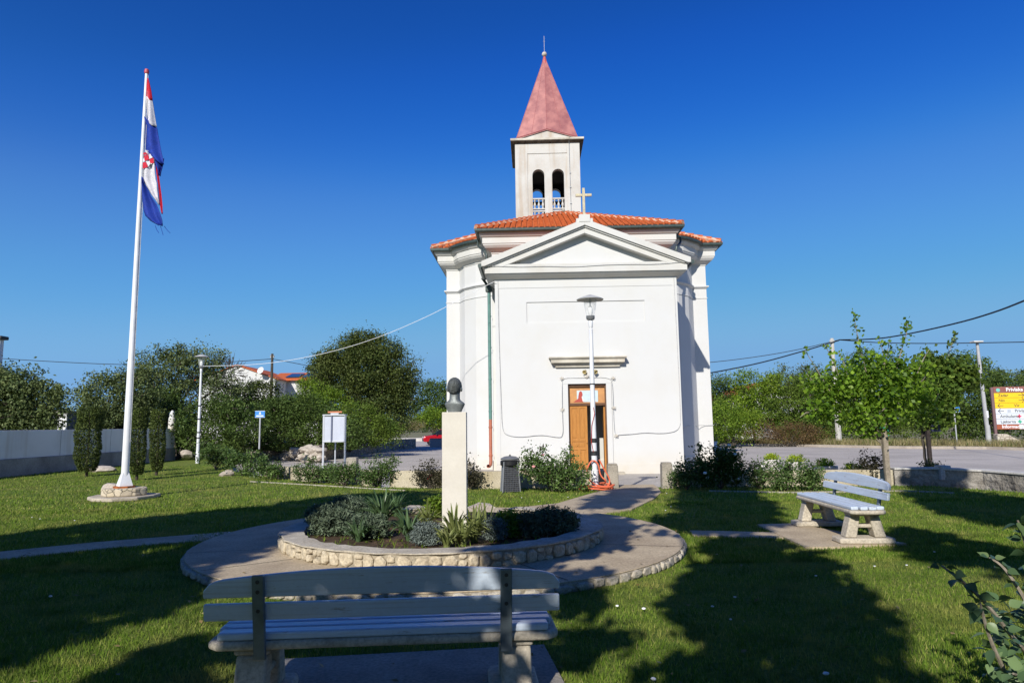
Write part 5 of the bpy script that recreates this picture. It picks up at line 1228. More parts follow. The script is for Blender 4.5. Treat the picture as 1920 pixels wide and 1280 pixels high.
# rose row and other shrubs along the low wall
def rose(label, px, py, w, h, seed, dens=1., leaf=.05, mat=None, flowers=0, fcol=None, cat='rose bush', name='rose_bush', dy=0):
    b = G(px, py); D = b.y; s = D/1280; W_, H_ = w*s, h*s; rng = np.random.default_rng(seed)
    lobes = []
    for k in range(9):
        lobes.append((b.x+(-.34+.68*k/8+rng.uniform(-.05,.05))*W_, b.y+rng.uniform(-.25,.25)*min(W_,.8), H_*rng.uniform(.25,.80), W_*rng.uniform(.13,.22), min(W_,.7)*rng.uniform(.2,.3), H_*rng.uniform(.24,.36)))
    for k in range(int(5*dens)+2): lobes.append((b.x+rng.uniform(-.42,.42)*W_, b.y+rng.uniform(-.2,.2)*min(W_,.8), H_*rng.uniform(.75,1.02), .05, .05, H_*rng.uniform(.12,.25)))
    lobes = [l if i % 2 else (*l[:2], l[2]*rng.uniform(.7,1.), *l[3:]) for i, l in enumerate(lobes)]
    t = tree(name, label, cat, b, lobes, mat or L_ROSE, int(140*dens), 13, .15, leaf, seed, 'rose bushes and shrubs along the low wall' if cat == 'rose bush' else None, stems=4, trunk_r=.014, twigs=int(26*dens), aspect=.65, inner=.35, crown='foliage')
    if flowers:
        K = lobe_points(lobes, flowers, rng, .95); 
        for kx in K:
            q = MB(); c = Vector(kx)+Vector((0,-.05,.04))
            for j in range(7):
                a = j*2.4; q.lathe([(0,-.02),(.022,-.012),(.03,.006),(.02,.02),(0,.012)], c=(c.x+.018*math.cos(a)*(j>0), c.y+.018*math.sin(a)*(j>0), c.z+.004*j), n=7)
            q.build('blossom', fcol, t, smooth=True, world=True)
    return t
FW_, FP_, FR_ = flat('petal_white', (.78,.74,.68)), flat('petal_pink', (.72,.32,.30)), flat('petal_red', (.55,.03,.05))
rose('leafy rose bush at the far left end of the rose row', 405, 880, 70, 46, 101, 1.2, .07)
rose('rose bush second from the left end of the row, below the blue sign', 455, 892, 66, 44, 102, 1.1, .065)
rose('low rose bush just left of the notice board legs', 508, 898, 52, 40, 103, 1., .06)
rose('rose bush in front of the notice board legs', 590, 906, 96, 44, 104, 1.4)
rose('small rose bush right of the notice board under the concrete block', 645, 911, 60, 42, 105, 1.)
rose('tall pointed rose bush right of the notice board', 708, 913, 74, 52, 106, 1.3)
rose('dark leaved rose bush with a red bloom, left of the pedestal', 808, 916, 70, 54, 107, .9, .045, leafmat('leaf_rose_dark', (.03,.03,.018), (.055,.05,.03), (.09,.085,.045), .2), 2, FR_)
rose('dark leaved rose bush just right of the pedestal', 882, 918, 44, 50, 108, .7, .045, leafmat('leaf_rose_dark', (.03,.03,.018), (.055,.05,.03), (.09,.085,.045), .2))
rose('large green rose bush with a pink bloom between litter bin and lamp post', 1038, 922, 118, 76, 109, 2.6, .055, L_ROSE, 3, FP_)
rose('rose bush immediately right of the bollard', 1288, 918, 62, 52, 110, 1., .05)
rose('big shaded dark rose bush right of the chapel door path', 1352, 918, 100, 76, 111, 2.4, .06, L_DARK, 9, FW_)
rose('sparse rose bush with red tips left of the white planters', 1425, 918, 56, 54, 112, .8, .05, None, 4, FW_)
rose('green rose bush in front of the second white planter', 1474, 920, 56, 52, 113, .9, .05)
rose('grey green rose bush just left of the sunlit bench', 1522, 920, 48, 48, 114, .8, .05)
rose('thin red leaved rose against the road left of the tree stake', 1633, 906, 50, 62, 115, .55, .055, leafmat('leaf_rose_dark', (.03,.03,.018), (.055,.05,.03), (.09,.085,.045), .2))
rose('small dark shrub on the garden wall beside the dark post', 1755, 902, 40, 34, 116, .5, .05, L_DARK)
# white planters with yellow green plants
def planter(label, px, py, w, y):
    a = A(px, py, y); s = y/1280; W_ = w*s; t = thing('planter', label, 'planter', (a.x, y, FCT), 0, 'white planters on the forecourt'); h = a.z-FCT
    q = MB(); k = W_/2
    q.lathe([(k*.84,0),(k*.9,.05),(k,h-.1),(k*1.04,h-.08),(k*1.04,h),(k*.88,h),(k*.85,h-.08),(0,h-.08)], n=24, sy=.8); q.build('pot', M('planter_white', (.72,.68,.64), (.6,.56,.5), 4, .7, .15), t, smooth=True)
    rng = np.random.default_rng(int(px)); P = crown_centres([(0,0,h+.05,k*.85,k*.7,.14)], 60, 12, .08, rng, .4)
    np_mesh('plants', leaf_verts(P, .05, rng, .6, .5), 4, L_YG, t); return t
planter('white planter with yellow green plants, leftmost of the row by the roses', 1447, 861, 30, 21.5)
planter('white planter standing between the rose bushes, second from the left', 1492, 865, 42, 20.6)
planter('white planter with yellow green plants above the rose left of the bench', 1547, 873, 43, 19.6)
planter('low white planter with yellow plants half hidden by the red leaved rose', 1600, 881, 46, 19.)

# blue container half hidden behind the chapel on the right
bc = thing('blue_container', 'dark blue container half hidden behind the right chapel corner', 'container', (A(1345, 865, 30).x, 31.5, FCT)); q = MB(); q.box(-.9,.35,-.4,.4,.1,.95); q.build('body', flat('container_blue', (.02,.06,.16)), bc, bevel=.03); q = MB(); q.box(-.93,.38,-.43,.43,.951,1.0); q.build('lid', flat('lid_blue', (.015,.045,.12)), bc, bevel=.01)

# ------------------------------------------------------------------ plants in the round bed
def strappy(label, x, y, h, n, seed, mat, w=.028, spread=1.):
    rng = np.random.default_rng(seed); t = thing('strap_leaved_plant', label, 'plant', (x, y, .2), 0, 'strap leaved plants in the bed'); q = MB()
    for i in range(n):
        a = rng.uniform(0, 6.28); L = h*rng.uniform(.7,1.15); lean = rng.uniform(.25,1.)*spread; d = Vector((math.cos(a), math.sin(a), 0)); p = Vector((-d.y, d.x, 0)); vs = []; k = 6
        for j in range(k+1):
            u = j/k; c = d*(.03+L*lean*.75*u**1.4)+Vector((0,0,L*(u*(1.15-.25*lean)-.62*lean*u**2.6))); ww = w*(1-u**2.2)*.5+.0015
            vs += [c-p*ww+Vector((0,0,ww*.4)), c+Vector((0,0,-ww*.2)), c+p*ww+Vector((0,0,ww*.4))]
        q.add(vs, [(3*j+m, 3*j+m+1, 3*j+m+4, 3*j+m+3) for j in range(k) for m in range(2)])
    q.build('leaves', mat, t, smooth=False); return t
def strapmat(name, a, b, c): return leafmat(name, a, b, c, .2, .35, .5)
SM1 = strapmat('strap_green', (.06,.11,.05), (.10,.17,.07), (.17,.25,.12)); SM2 = strapmat('strap_yellow', (.14,.17,.05), (.24,.28,.09), (.36,.38,.16))
def at(px, py, z=.22): p = G(px, py, z); return p.x, p.y
def bed(name, label, px, py, wpx, hpx, mat, seed, leaf=.035, n=120, aspect=.25, cat='shrub', per=20, upb=-.3):
    x, y = at(px, py); s = y/1280; w, h = wpx*s/2, hpx*s; lob = [(x, y, .2+h*.45, w*.9, w*.75, h*.55), (x-w*.3, y, .2+h*.5, w*.55, w*.5, h*.45), (x+w*.35, y+.05, .2+h*.45, w*.5, w*.5, h*.48)]
    return tree(name, label, cat, (x, y, .18), lob, mat, n, per, .07, leaf, seed, 'low shrubs in the bed', stems=3, trunk_r=.012, aspect=aspect, upb=upb, inner=.4, crown='foliage', twigs=0)
bed('lavender_bush', 'shaded lavender bush at the left end of the round bed', 622, 1000, 90, 52, L_LAV, 201, .05, 200)
bed('lavender_bush', 'tall shaded lavender bush at the back left of the round bed', 650, 975, 90, 46, L_LAV, 202, .05, 200)
bed('lavender_bush', 'shaded lavender bush in front of the big strap leaved clump', 690, 1006, 84, 42, L_LAV, 203, .05, 180)
bed('grey_cushion_shrub', 'silver grey cushion shrub in full sun before the pedestal', 801, 1019, 62, 40, L_GREY, 204, .03, 260, .3)
bed('grey_cushion_shrub', 'small grey cushion shrub half in shade right of the pedestal', 927, 1012, 38, 42, L_GREY, 205, .03, 160, .3)
bed('green_bush', 'fresh green small leaved bush right of the pedestal', 955, 1004, 62, 46, L_PLANE, 206, .035, 220, .6)
bed('lavender_bush', 'large dark bush filling the shaded right end of the bed', 1040, 1000, 96, 50, L_LAV, 207, .05, 260)
bed('lavender_bush', 'dark bush in the right half of the bed next to the fresh green one', 998, 1004, 70, 48, L_LAV, 208, .05, 200)
bed('green_bush', 'bright green bush directly behind the pedestal on its left', 818, 968, 38, 36, L_LIGHT, 209, .05, 110, .7)
strappy('big strap leaved clump left of the pedestal, half in shade', *at(716, 985), .58, 90, 211, SM1, .045)
strappy('strap leaved plant between big clump and grey cushion', *at(766, 1010), .46, 46, 212, SM1, .04)
strappy('pale strap leaved plant at the foot of the pedestal', *at(852, 1014), .52, 44, 213, SM2, .042)
strappy('pale strap leaved plant right of the pedestal foot', *at(888, 1012), .52, 40, 214, SM2, .042)
strappy('small pale strap leaved plant behind the grey cushion', *at(800, 988), .42, 34, 215, SM2, .04)
strappy('thin yellowish strap leaved plant by the fresh green bush', *at(912, 996), .55, 12, 216, SM2, .026, .6)

strappy('strap leaved plant in the shade between lavender and big clump', *at(672, 1012), .34, 40, 217, SM1, .04)
strappy('low strap leaved tuft at the front rim right of the grey cushion', *at(838, 1024), .34, 34, 218, SM2, .036)
strappy('low strap leaved tuft between the two pale plants at the pedestal', *at(868, 1020), .38, 36, 219, SM2, .038)
strappy('strap leaved tuft behind the big clump near the back rim', *at(742, 965), .42, 40, 220, SM1, .04)
bed('lavender_bush', 'dark bush at the far left back of the bed', 598, 985, 50, 40, L_LAV, 221, .05, 120)
q = MB(); rq = np.random.default_rng(230)
for i in range(420):
    rr_, aa_ = 1.8*math.sqrt(rq.uniform()), rq.uniform(0, 6.28); x_, y_ = CB[0]+rr_*math.cos(aa_), CB[1]+rr_*math.sin(aa_)
    for k in range(4):
        a2 = rq.uniform(0, 6.28); L_ = rq.uniform(.03,.09); q.add([(x_-.006*math.sin(a2), y_+.006*math.cos(a2), .2), (x_+.006*math.sin(a2), y_-.006*math.cos(a2), .2), (x_+L_*math.cos(a2), y_+L_*math.sin(a2), .2+L_*rq.uniform(.4,1.2))], [(0,1,2)])
tag(q.build('weeds', L_LIGHT), 'small weeds between the shrubs in the round bed', kind='stuff')

# ------------------------------------------------------------------ lawn grass blades, daisies and litter
def inside(P, poly):
    x, y = P[:,0], P[:,1]; c = np.zeros(len(P), bool); n = len(poly); j = n-1
    for i in range(n):
        xi, yi = poly[i]; xj, yj = poly[j]
        c ^= ((yi > y) != (yj > y)) & (x < (xj-xi)*(y-yi)/((yj-yi) if yj != yi else 1e-9)+xi); j = i
    return c
def fromimg(pts, z=0.): return [tuple(G(x, y, z))[:2] for x, y in pts]
NOGRASS = [Lp+Rp[::-1], fromimg([(499,1243),(1020,1214),(1060,1290),(1120,1600),(400,1600)]), fromimg([(1420,986),(1490,984),(1640,1012),(1700,1022),(1560,1029),(1510,1029),(1470,1010)]),
           fromimg([(-300,1073),(0,1036),(180,1018),(372,1003),(352,1017),(180,1031),(0,1051),(-300,1096)]), fromimg([(1293,996),(1350,997),(1460,1000),(1470,1010),(1350,1007),(1300,1006)])]
rng = np.random.default_rng(301)
def blades(n, y0, y1, hgt, wid, seed):
    rng = np.random.default_rng(seed); u = rng.uniform(0, 1, n); y = y0+(y1-y0)*u**1.3; x = rng.uniform(-1.1, 1.1, n)*(y+.6)
    P = np.stack([x, y], 1); k = inside(P, lawn_poly)
    for pl in NOGRASS: k &= ~inside(P, pl)
    k &= np.hypot(x-CC[0], y-CC[1]) > RO+.01; k &= np.hypot(x-FPx, (y-FPy)*1.1) > .62
    P = P[k]; n = len(P); den = .55+.45*np.sin(P[:,0]*1.7+np.sin(P[:,1]*1.3)*2)*np.sin(P[:,1]*2.1+P[:,0]*.6)
    h = hgt*rng.uniform(.5,1.25,n)*(.8+.35*den); a = rng.uniform(0, 6.283, n); lean = rng.uniform(.1,.9,n)*h; a2 = rng.uniform(0, 6.283, n)
    V = np.empty((n,3,3)); w = wid*rng.uniform(.7,1.3,n)
    V[:,0] = np.stack([P[:,0]-w*np.cos(a), P[:,1]-w*np.sin(a), np.zeros(n)-.005], 1); V[:,1] = np.stack([P[:,0]+w*np.cos(a), P[:,1]+w*np.sin(a), np.zeros(n)-.005], 1)
    V[:,2] = np.stack([P[:,0]+lean*np.cos(a2), P[:,1]+lean*np.sin(a2), h], 1); return V.reshape(-1,3)
def grassmat():
    m, n, b = base('mown_grass'); g = N(n, 'ShaderNodeNewGeometry')
    col = ramp(n, g.outputs['Random Per Island'], [(0., (.075,.15,.016)), (.55, (.16,.25,.03)), (.88, (.25,.32,.055)), (1., (.42,.38,.14))])
    col = mixc(n, ramp(n, noise(n, .8, 6, .7).outputs[0], [(.48, 0.), (.66, .75)]), col, (.33,.29,.095))
    col = mixc(n, ramp(n, noise(n, 2.6, 3, .6).outputs[0], [(.36, .6), (.5, 0.)]), col, (.05,.10,.012))
    n.links.new(col, b.inputs['Base Color']); b.inputs['Roughness'].default_value = .8; b.inputs['Specular IOR Level'].default_value = .05
    tr = N(n, 'ShaderNodeBsdfTranslucent'); n.links.new(col, tr.inputs[0]); mx = N(n, 'ShaderNodeMixShader'); mx.inputs[0].default_value = .3
    n.links.new(b.outputs[0], mx.inputs[1]); n.links.new(tr.outputs[0], mx.inputs[2]); n.links.new(mx.outputs[0], n.nodes['Material Output'].inputs[0]); return m
GR = grassmat()
V = np.vstack([blades(280000, 2.6, 8.5, .042, .0036, 1), blades(210000, 8., 14, .045, .006, 2), blades(150000, 13.5, 30, .05, .011, 3)])
tag(np_mesh('grass', V, 3, GR), 'short mown grass blades covering the sunlit and shaded lawn', kind='stuff')
dz = flat('daisy_white', (.8,.8,.8))
q = MB()
for (px, py) in [(1010,940),(1065,932),(1250,925),(1258,950),(1248,957),(590,945),(617,943),(1700,1060),(1752,1035),(1205,1020),(140,976),(430,998),(75,973),(60,970),(1098,937),(978,933),(1232,905),(1500,930),(1640,1062),(1378,1120),(1530,1080)]:
    p = G(px, py, .03); q.lathe([(0,0),(.012,.004),(.014,.01),(0,.014)], c=p, n=7)
tag(q.build('daisies', dz), 'scattered tiny white daisies in the lawn', kind='stuff')
for (px, py, s, lab) in [(1157,1135,.030,'crumpled white paper scrap on lit grass just right of the nearest bench'),(1207,1140,.034,'crumpled white paper scrap, second to the right of the nearest bench'),(1336,1136,.03,'small white scrap in the dark shade of the lawn'),(1370,1160,.022,'tiny white scrap lowest in the middle of the dark shade'),(95,1117,.035,'curled white scrap in the shade at the far left of the lawn'),(1549,1262,.04,'white scrap in the dark shade near the bottom edge'),(1225,1272,.035,'flat pale scrap by the lit patch at the bottom'),(342,1061,.03,'small pale scrap beside the left rim of the paving')]:
    q = MB(); p = G(px, py, .035); q.rock(p, (s*.8, s*.6, s*.5), rng); o = q.build('paper_scrap', dz); tag(o, lab, 'paper scrap', 'white scraps on the lawn')

rl = np.random.default_rng(611); n = 260; y_ = 4.2+rl.uniform(0, 1, n)**1.2*11; x_ = rl.uniform(-.75, .75, n)*y_; kk = inside(np.stack([x_, y_], 1), lawn_poly); C3 = np.stack([x_, y_, np.full(n, .035)], 1)[kk]; C3[np.hypot(C3[:,0]-CC[0], C3[:,1]-CC[1]) < RO, 2] = .112
tag(np_mesh('fallen_leaves', leaf_verts(C3, .045, rl, .6, 3.), 4, leafmat('leaf_fallen', (.12,.07,.03), (.24,.16,.06), (.36,.30,.14), .1)), 'small dry fallen leaves on lawn and paving', kind='stuff')

# shrub in the near right corner
nb = G(1985, 1330); sh = thing('broad_leaved_shrub', 'broad leaved shrub with pale twigs in the near right corner', 'shrub', (nb.x, nb.y, 0))
L_BR = leafmat('leaf_broad', (.045,.09,.045), (.09,.155,.07), (.17,.24,.10), .25, .35, .5)
rs = np.random.default_rng(77); q = MB(); LV = []
def rp(px, py, d): return A(px, py, d)
br = [[(1985,1330,3.6),(1940,1240,3.3),(1895,1190,3.2),(1850,1130,3.15),(1800,1085,3.2),(1765,1060,3.25)],
      [(1985,1330,3.6),(1950,1200,3.5),(1925,1130,3.5),(1908,1100,3.5),(1880,1060,3.55),(1855,1045,3.6)],
      [(1985,1330,3.6),(1960,1180,3.6),(1935,1080,3.6),(1928,1040,3.6),(1918,1000,3.6),(1908,975,3.6)],
      [(1985,1330,3.6),(1900,1290,3.2),(1870,1230,3.1),(1850,1180,3.1),(1838,1130,3.1)],
      [(1990,1330,3.7),(1990,1150,3.8),(1985,1040,3.9),(1975,960,4.0)],
      [(1985,1330,3.5),(1960,1290,3.2),(1930,1275,3.1),(1900,1262,3.0)]]
for bnc in br:
    PP = smooth_path([rp(*p) for p in bnc], 2); q.tube(PP, [.014-.010*i/len(PP) for i in range(len(PP))], 6)
    for i in range(len(PP)//3, len(PP)):
        for _ in range(2 if i % 2 else 1): LV.append((PP[i], rs.uniform(.04,.075)))
for _ in range(90):
    LV.append((rp(rs.uniform(1850,1930), rs.uniform(1130,1290), rs.uniform(3.1,3.9)), rs.uniform(.045,.075)))
for _ in range(110):
    LV.append((rp(rs.uniform(1890,2000), rs.uniform(1090,1330), rs.uniform(3.1,3.9)), rs.uniform(.05,.09)))
q.build('stems', BARKL, sh, smooth=True, world=True)
q = MB()
for c, s in LV:
    d = Vector(rs.normal(size=3)); d.z *= .5; d.normalize(); nrm = Vector((rs.normal()*.6, rs.normal()*.6-.3, 1)).normalized(); bvec = nrm.cross(d).normalized(); d = bvec.cross(nrm)
    o_ = Vector(c)+d*.015; vs = []; prof = [(0,0),(.08,.2),(.25,.36),(.42,.38),(.62,.27),(.82,.11),(1,.0)]
    ctr = [o_+d*s*u+nrm*s*(-.18*u*u) for u, w in prof]; lft = [c_-bvec*s*w*.95+nrm*s*w*.22 for c_, (u, w) in zip(ctr, prof)]; rgt = [c_+bvec*s*w*.95+nrm*s*w*.22 for c_, (u, w) in zip(ctr, prof)]
    n0 = len(ctr); q.add(ctr+lft+rgt, [(i, i+1, i+1+n0, i+n0) for i in range(n0-1)]+[(i+1, i, i+2*n0, i+1+2*n0) for i in range(n0-1)])
q.build('leaves', L_BR, sh, smooth=True, world=True)

# dry verge across the road and far ground cover
rng = np.random.default_rng(401)
def dry(n, seed, x0, x1, yf, h, mat, name, label, w=.03):
    rng = np.random.default_rng(seed); x = rng.uniform(x0, x1, n); y = yf(x)+rng.uniform(.3, 5.5, n)**1.0; hh = h*rng.uniform(.3,1.2,n)*np.where(y-yf(x) < 1., .5, 1.); a = rng.uniform(0, 6.28, n)
    V = np.empty((n,3,3)); V[:,0] = np.stack([x-w*np.cos(a), y-w*np.sin(a), np.full(n, FCT)], 1); V[:,1] = np.stack([x+w*np.cos(a), y+w*np.sin(a), np.full(n, FCT)], 1); V[:,2] = np.stack([x+rng.normal(size=n)*.12, y+rng.normal(size=n)*.12, FCT+hh], 1)
    tag(np_mesh(name, V.reshape(-1,3), 3, mat), label, kind='stuff')
kx = [p.x for p in kf]; ky = [p.y+.5 for p in kf]
dry(26000, 5, 14, 44, lambda x: np.interp(x, kx, ky), .55, L_DRYG, 'dry_grass', 'dry yellow grass along the verge across the road')
dry(9000, 6, 14, 44, lambda x: np.interp(x, kx, ky)+.6, .5, L_MID, 'weeds', 'green weeds along the verge across the road')
rng = np.random.default_rng(402); n = 1500; a = np.linspace(-1.2, 1.2, n); P = []
for i in range(n):
    d = 180+rng.uniform(0, 40); c = np.array([math.sin(a[i])*d, math.cos(a[i])*d, FCT+rng.uniform(0, 5.5)]); P.append(c+rng.normal(size=(12,3))*np.array([2,2,1.])*.8)
tag(np_mesh('distant_woods', leaf_verts(np.vstack(P), 1.1, rng, .7, .2), 4, leafmat('leaf_far', (.04,.06,.03), (.06,.085,.04), (.09,.11,.06), .1)), 'far low woods along the horizon', kind='stuff')

# ------------------------------------------------------------------ rubble wall, far wall, red car, houses
rng = np.random.default_rng(55)
q = MB()
for i in range(150):
    u = rng.uniform(); pa, pb = G(445, 858, FCT), G(600, 868, FCT); c = pa.lerp(pb, u); lay = rng.uniform(0, 1)**.9*.72*(.75+.25*math.sin(u*9))
    s = rng.uniform(.25,.55); q.rock((c.x, c.y+rng.uniform(-.1,.35)+.3, FCT+.1+lay), (s*1.2, s, s*.62), rng)
o = q.build('rubble_wall', ROCK); tag(o, 'tumbled dry stone rubble wall between blue sign and notice board', 'stone wall')
wall_line('field_stone_wall', 'long field stone wall along the parking, ending under the oak', [tuple(G(x, y, FCT))[:2] for x, y in ((598,864),(640,858),(700,849),(740,843.5),(780,840))], .45, FCT-.05, [.55,.58,.55,.5,.5], STR, None, 'stone wall')
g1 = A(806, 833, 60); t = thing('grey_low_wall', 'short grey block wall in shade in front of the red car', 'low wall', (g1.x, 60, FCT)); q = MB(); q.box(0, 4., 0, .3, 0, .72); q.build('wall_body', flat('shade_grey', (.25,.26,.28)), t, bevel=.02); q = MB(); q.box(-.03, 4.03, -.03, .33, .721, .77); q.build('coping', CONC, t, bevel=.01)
def car():
    c = A(826, 834, 66); t = thing('parked_car', 'red hatchback car parked beyond the grey low wall, mostly hidden by the pedestal', 'car', (c.x+.4, 66, FCT), math.radians(12))
    RED = M('car_red', (.45,.012,.02), (.42,.01,.018), 5, .22, 0, metal=.2); GL = M('car_glass', (.012,.014,.018), None, 5, .06, 0)
    side = [(-2.05,.35),(-2.1,.62),(-2.02,.86),(-1.2,.98),(.9,1.0),(1.85,.97),(2.05,.7),(2.0,.34)]
    q = MB(); q.xz(side, -.86, .86); b = q.build('body', RED, t, bevel=.09, seg=3)
    q = MB(); vs = [(-1.25,-.78,.985),(1.7,-.78,.985),(1.7,.78,.985),(-1.25,.78,.985),(-.55,-.60,1.46),(1.35,-.60,1.46),(1.35,.60,1.46),(-.55,.60,1.46)]
    q.add(vs, [(0,3,2,1),(4,5,6,7),(0,1,5,4),(1,2,6,5),(2,3,7,6),(3,0,4,7)]); q.build('windows', GL, t, bevel=.05)
    q = MB(); q.box(-.50,1.32,-.58,.58,1.462,1.50); q.build('roof', RED, t, bevel=.02)
    for x in (-.62, .35, 1.45):
        for s in (-1, 1): 
            if x == .35: q = MB(); q.tube([(x,s*.79,.98),(x,s*.62,1.47)], .035, 6); q.build('pillar', RED, t)
    for x in (-1.3, 1.28):
        for s in (-1, 1):
            q = MB(); q.lathe([(.20,-.1),(.31,-.1),(.33,-.06),(.33,.06),(.31,.1),(.20,.1)], n=20); w = q.build('wheel', BLACK, t, smooth=True); w.rotation_euler = (math.pi/2, 0, 0); w.location = (x, s*.82, .33)
            q = MB(); q.lathe([(0,-.08),(.2,-.09),(.2,.09),(0,.08)], n=10); r = q.build('rim', GREYM, w)
    for s in (-1, 1):
        q = MB(); q.obox((-2.0, s*.6, .74), (.14,.34,.15)); q.build('headlight', M('headlight_glass', (.8,.8,.8), None, 5, .15, 0), t, bevel=.03)
        q = MB(); q.obox((-.85, s*.93, 1.02), (.14,.16,.11)); q.build('mirror', BLACK, t, bevel=.03)
    q = MB(); q.box(-2.115,-2.09,-.5,.5,.42,.6); q.build('grille', BLACK, t)
car()
def gable_house(label, px0, px1, py_eave, py_apex, D, name='house', wall=None, depth=9., right_roof=True, roty=0.):
    a, b, c = A(px0, py_eave, D), A(px1, py_eave, D), A((px0+px1)/2, py_apex, D); w = (b.x-a.x)/2; xc = (a.x+b.x)/2; ze = a.z-FCT; zt = c.z-FCT
    t = thing(name, label, 'house', (xc, D, FCT), roty); q = MB(); q.xz([(-w,0),(w,0),(w,ze),(0,zt),(-w,ze)], 0, depth); q.build('wall', wall or PL, t)
    q = MB()
    for s in (-1, 1): q.xz([(0,zt+.02),(0,zt+.14),(s*(w+.4),ze+.14-.4*(zt-ze)/w),(s*(w+.4),ze+.02-.4*(zt-ze)/w)], -.2, depth+.2)
    q.build('roof', TILEM, t, bevel=.02); q = MB(); q.xz([(-.5,ze*.72),(.5,ze*.72),(.5,ze*.92),(-.5,ze*.92)], -.03, 0); q.build('window', M('window_dark', (.05,.06,.07), None, 4, .2, 0), t, bevel=.01); return t, w, ze, zt
h1, w1, ze1, zt1 = gable_house('white gabled house end seen over the thicket on the left', 372, 516, 712, 685, 78, depth=10)
q = MB(); q.lathe([(0,-.02),(.35,.03),(.42,.09),(.40,.11),(.33,.06),(0,.01)], n=18); o = q.build('satellite_dish', flat('dish_white', (.7,.7,.7)), h1, smooth=True); o.rotation_euler = (math.radians(70), 0, math.radians(-20)); p = A(491, 695, 77.5); o.location = (p.x-h1.location.x, p.y-78-.3, p.z-FCT)
a, b = A(508, 703, 82), A(600, 711, 82); t = thing('house', 'second white house with red roof and solar panels left of the oak', 'house', (a.x, 82, FCT))
wr_ = b.x-a.x; ze = A(520, 713, 82).z-FCT; zt = A(520, 700, 86).z-FCT-.75; q = MB(); q.box(1.2, wr_, 0, 8, 0, ze); q.build('wall', PL, t)
q = MB(); q.add([(-.2,-.5,ze-.05),(wr_+.5,-.5,ze-.05),(wr_+.5,4,zt+.6),(-.2,4,zt+.6),(-.2,-.5,ze+.12),(wr_+.5,-.5,ze+.12),(wr_+.5,4,zt+.8),(-.2,4,zt+.8)], [(0,3,2,1),(4,5,6,7),(0,1,5,4),(1,2,6,5),(2,3,7,6),(3,0,4,7)]); q.build('roof', TILEM, t)
for k in range(3):
    x0 = 1.7+k*2.0; q = MB(); f = lambda y: ze+.12+(zt+.8-ze-.12)*(y+.5)/4.5+.06
    q.add([(x0,.2,f(.2)),(x0+1.6,.2,f(.2)),(x0+1.6,2.6,f(2.6)),(x0,2.6,f(2.6)),(x0,.2,f(.2)+.08),(x0+1.6,.2,f(.2)+.08),(x0+1.6,2.6,f(2.6)+.08),(x0,2.6,f(2.6)+.08)], [(0,3,2,1),(4,5,6,7),(0,1,5,4),(1,2,6,5),(2,3,7,6),(3,0,4,7)]); q.build('solar_panel', M('solar_blue', (.02,.03,.06), None, 4, .15, 0), t)
gable_house('white house glimpsed through the leaves across the road on the right', 1360, 1520, 748, 717, 64, depth=8)
a = A(0, 800, 30); t = thing('garage', 'low shaded garage behind the boundary wall at the left edge', 'building', (A(-120, 806, 29).x, 34, 0)); q = MB(); wgar = A(124, 806, 34).x-A(-120, 806, 29).x; q.box(0, wgar, 0, 5, 0, A(60, 775, 34).z); q.build('wall', M('garage_shade_tone', (.20,.22,.25), None, 3, .8, .1), t); q = MB(); q.box(wgar-.45, wgar+.02, -.04, -.001, 0, A(60, 775, 34).z-.01); q.build('pillar', WWALL, t); q = MB(); q.box(-.1, wgar+.1, -.1, 5.1, A(60, 775, 34).z+.001, A(60, 775, 34).z+.12); q.build('roof', CONC, t, bevel=.02)  # pale garage wall coloured dark grey-blue to stand in for tree shade
q = MB(); zg_ = A(60, 780, 34).z; q.box(wgar-3.4, wgar-.8, -.03, -.001, 0, zg_); q.build('door', M('garage_door', (.35,.4,.46), None, 3, .5, .05), t)
a = A(-6, 633, 30); t = thing('roof_corner_post', 'dark topped post of a building just cut by the left edge', 'post', (A(-3, 690, 30).x-.05, 30, 2.5)); q = MB(); z1 = A(0, 637, 30).z-2.5; q.box(-.12, .12, -.12, .12, -2.5, z1); q.build('shaft', WWALL, t, bevel=.01); q = MB(); q.box(-.25,.25,-.25,.25,z1+.001,z1+.16); q.build('cap', BLACK, t, bevel=.04)

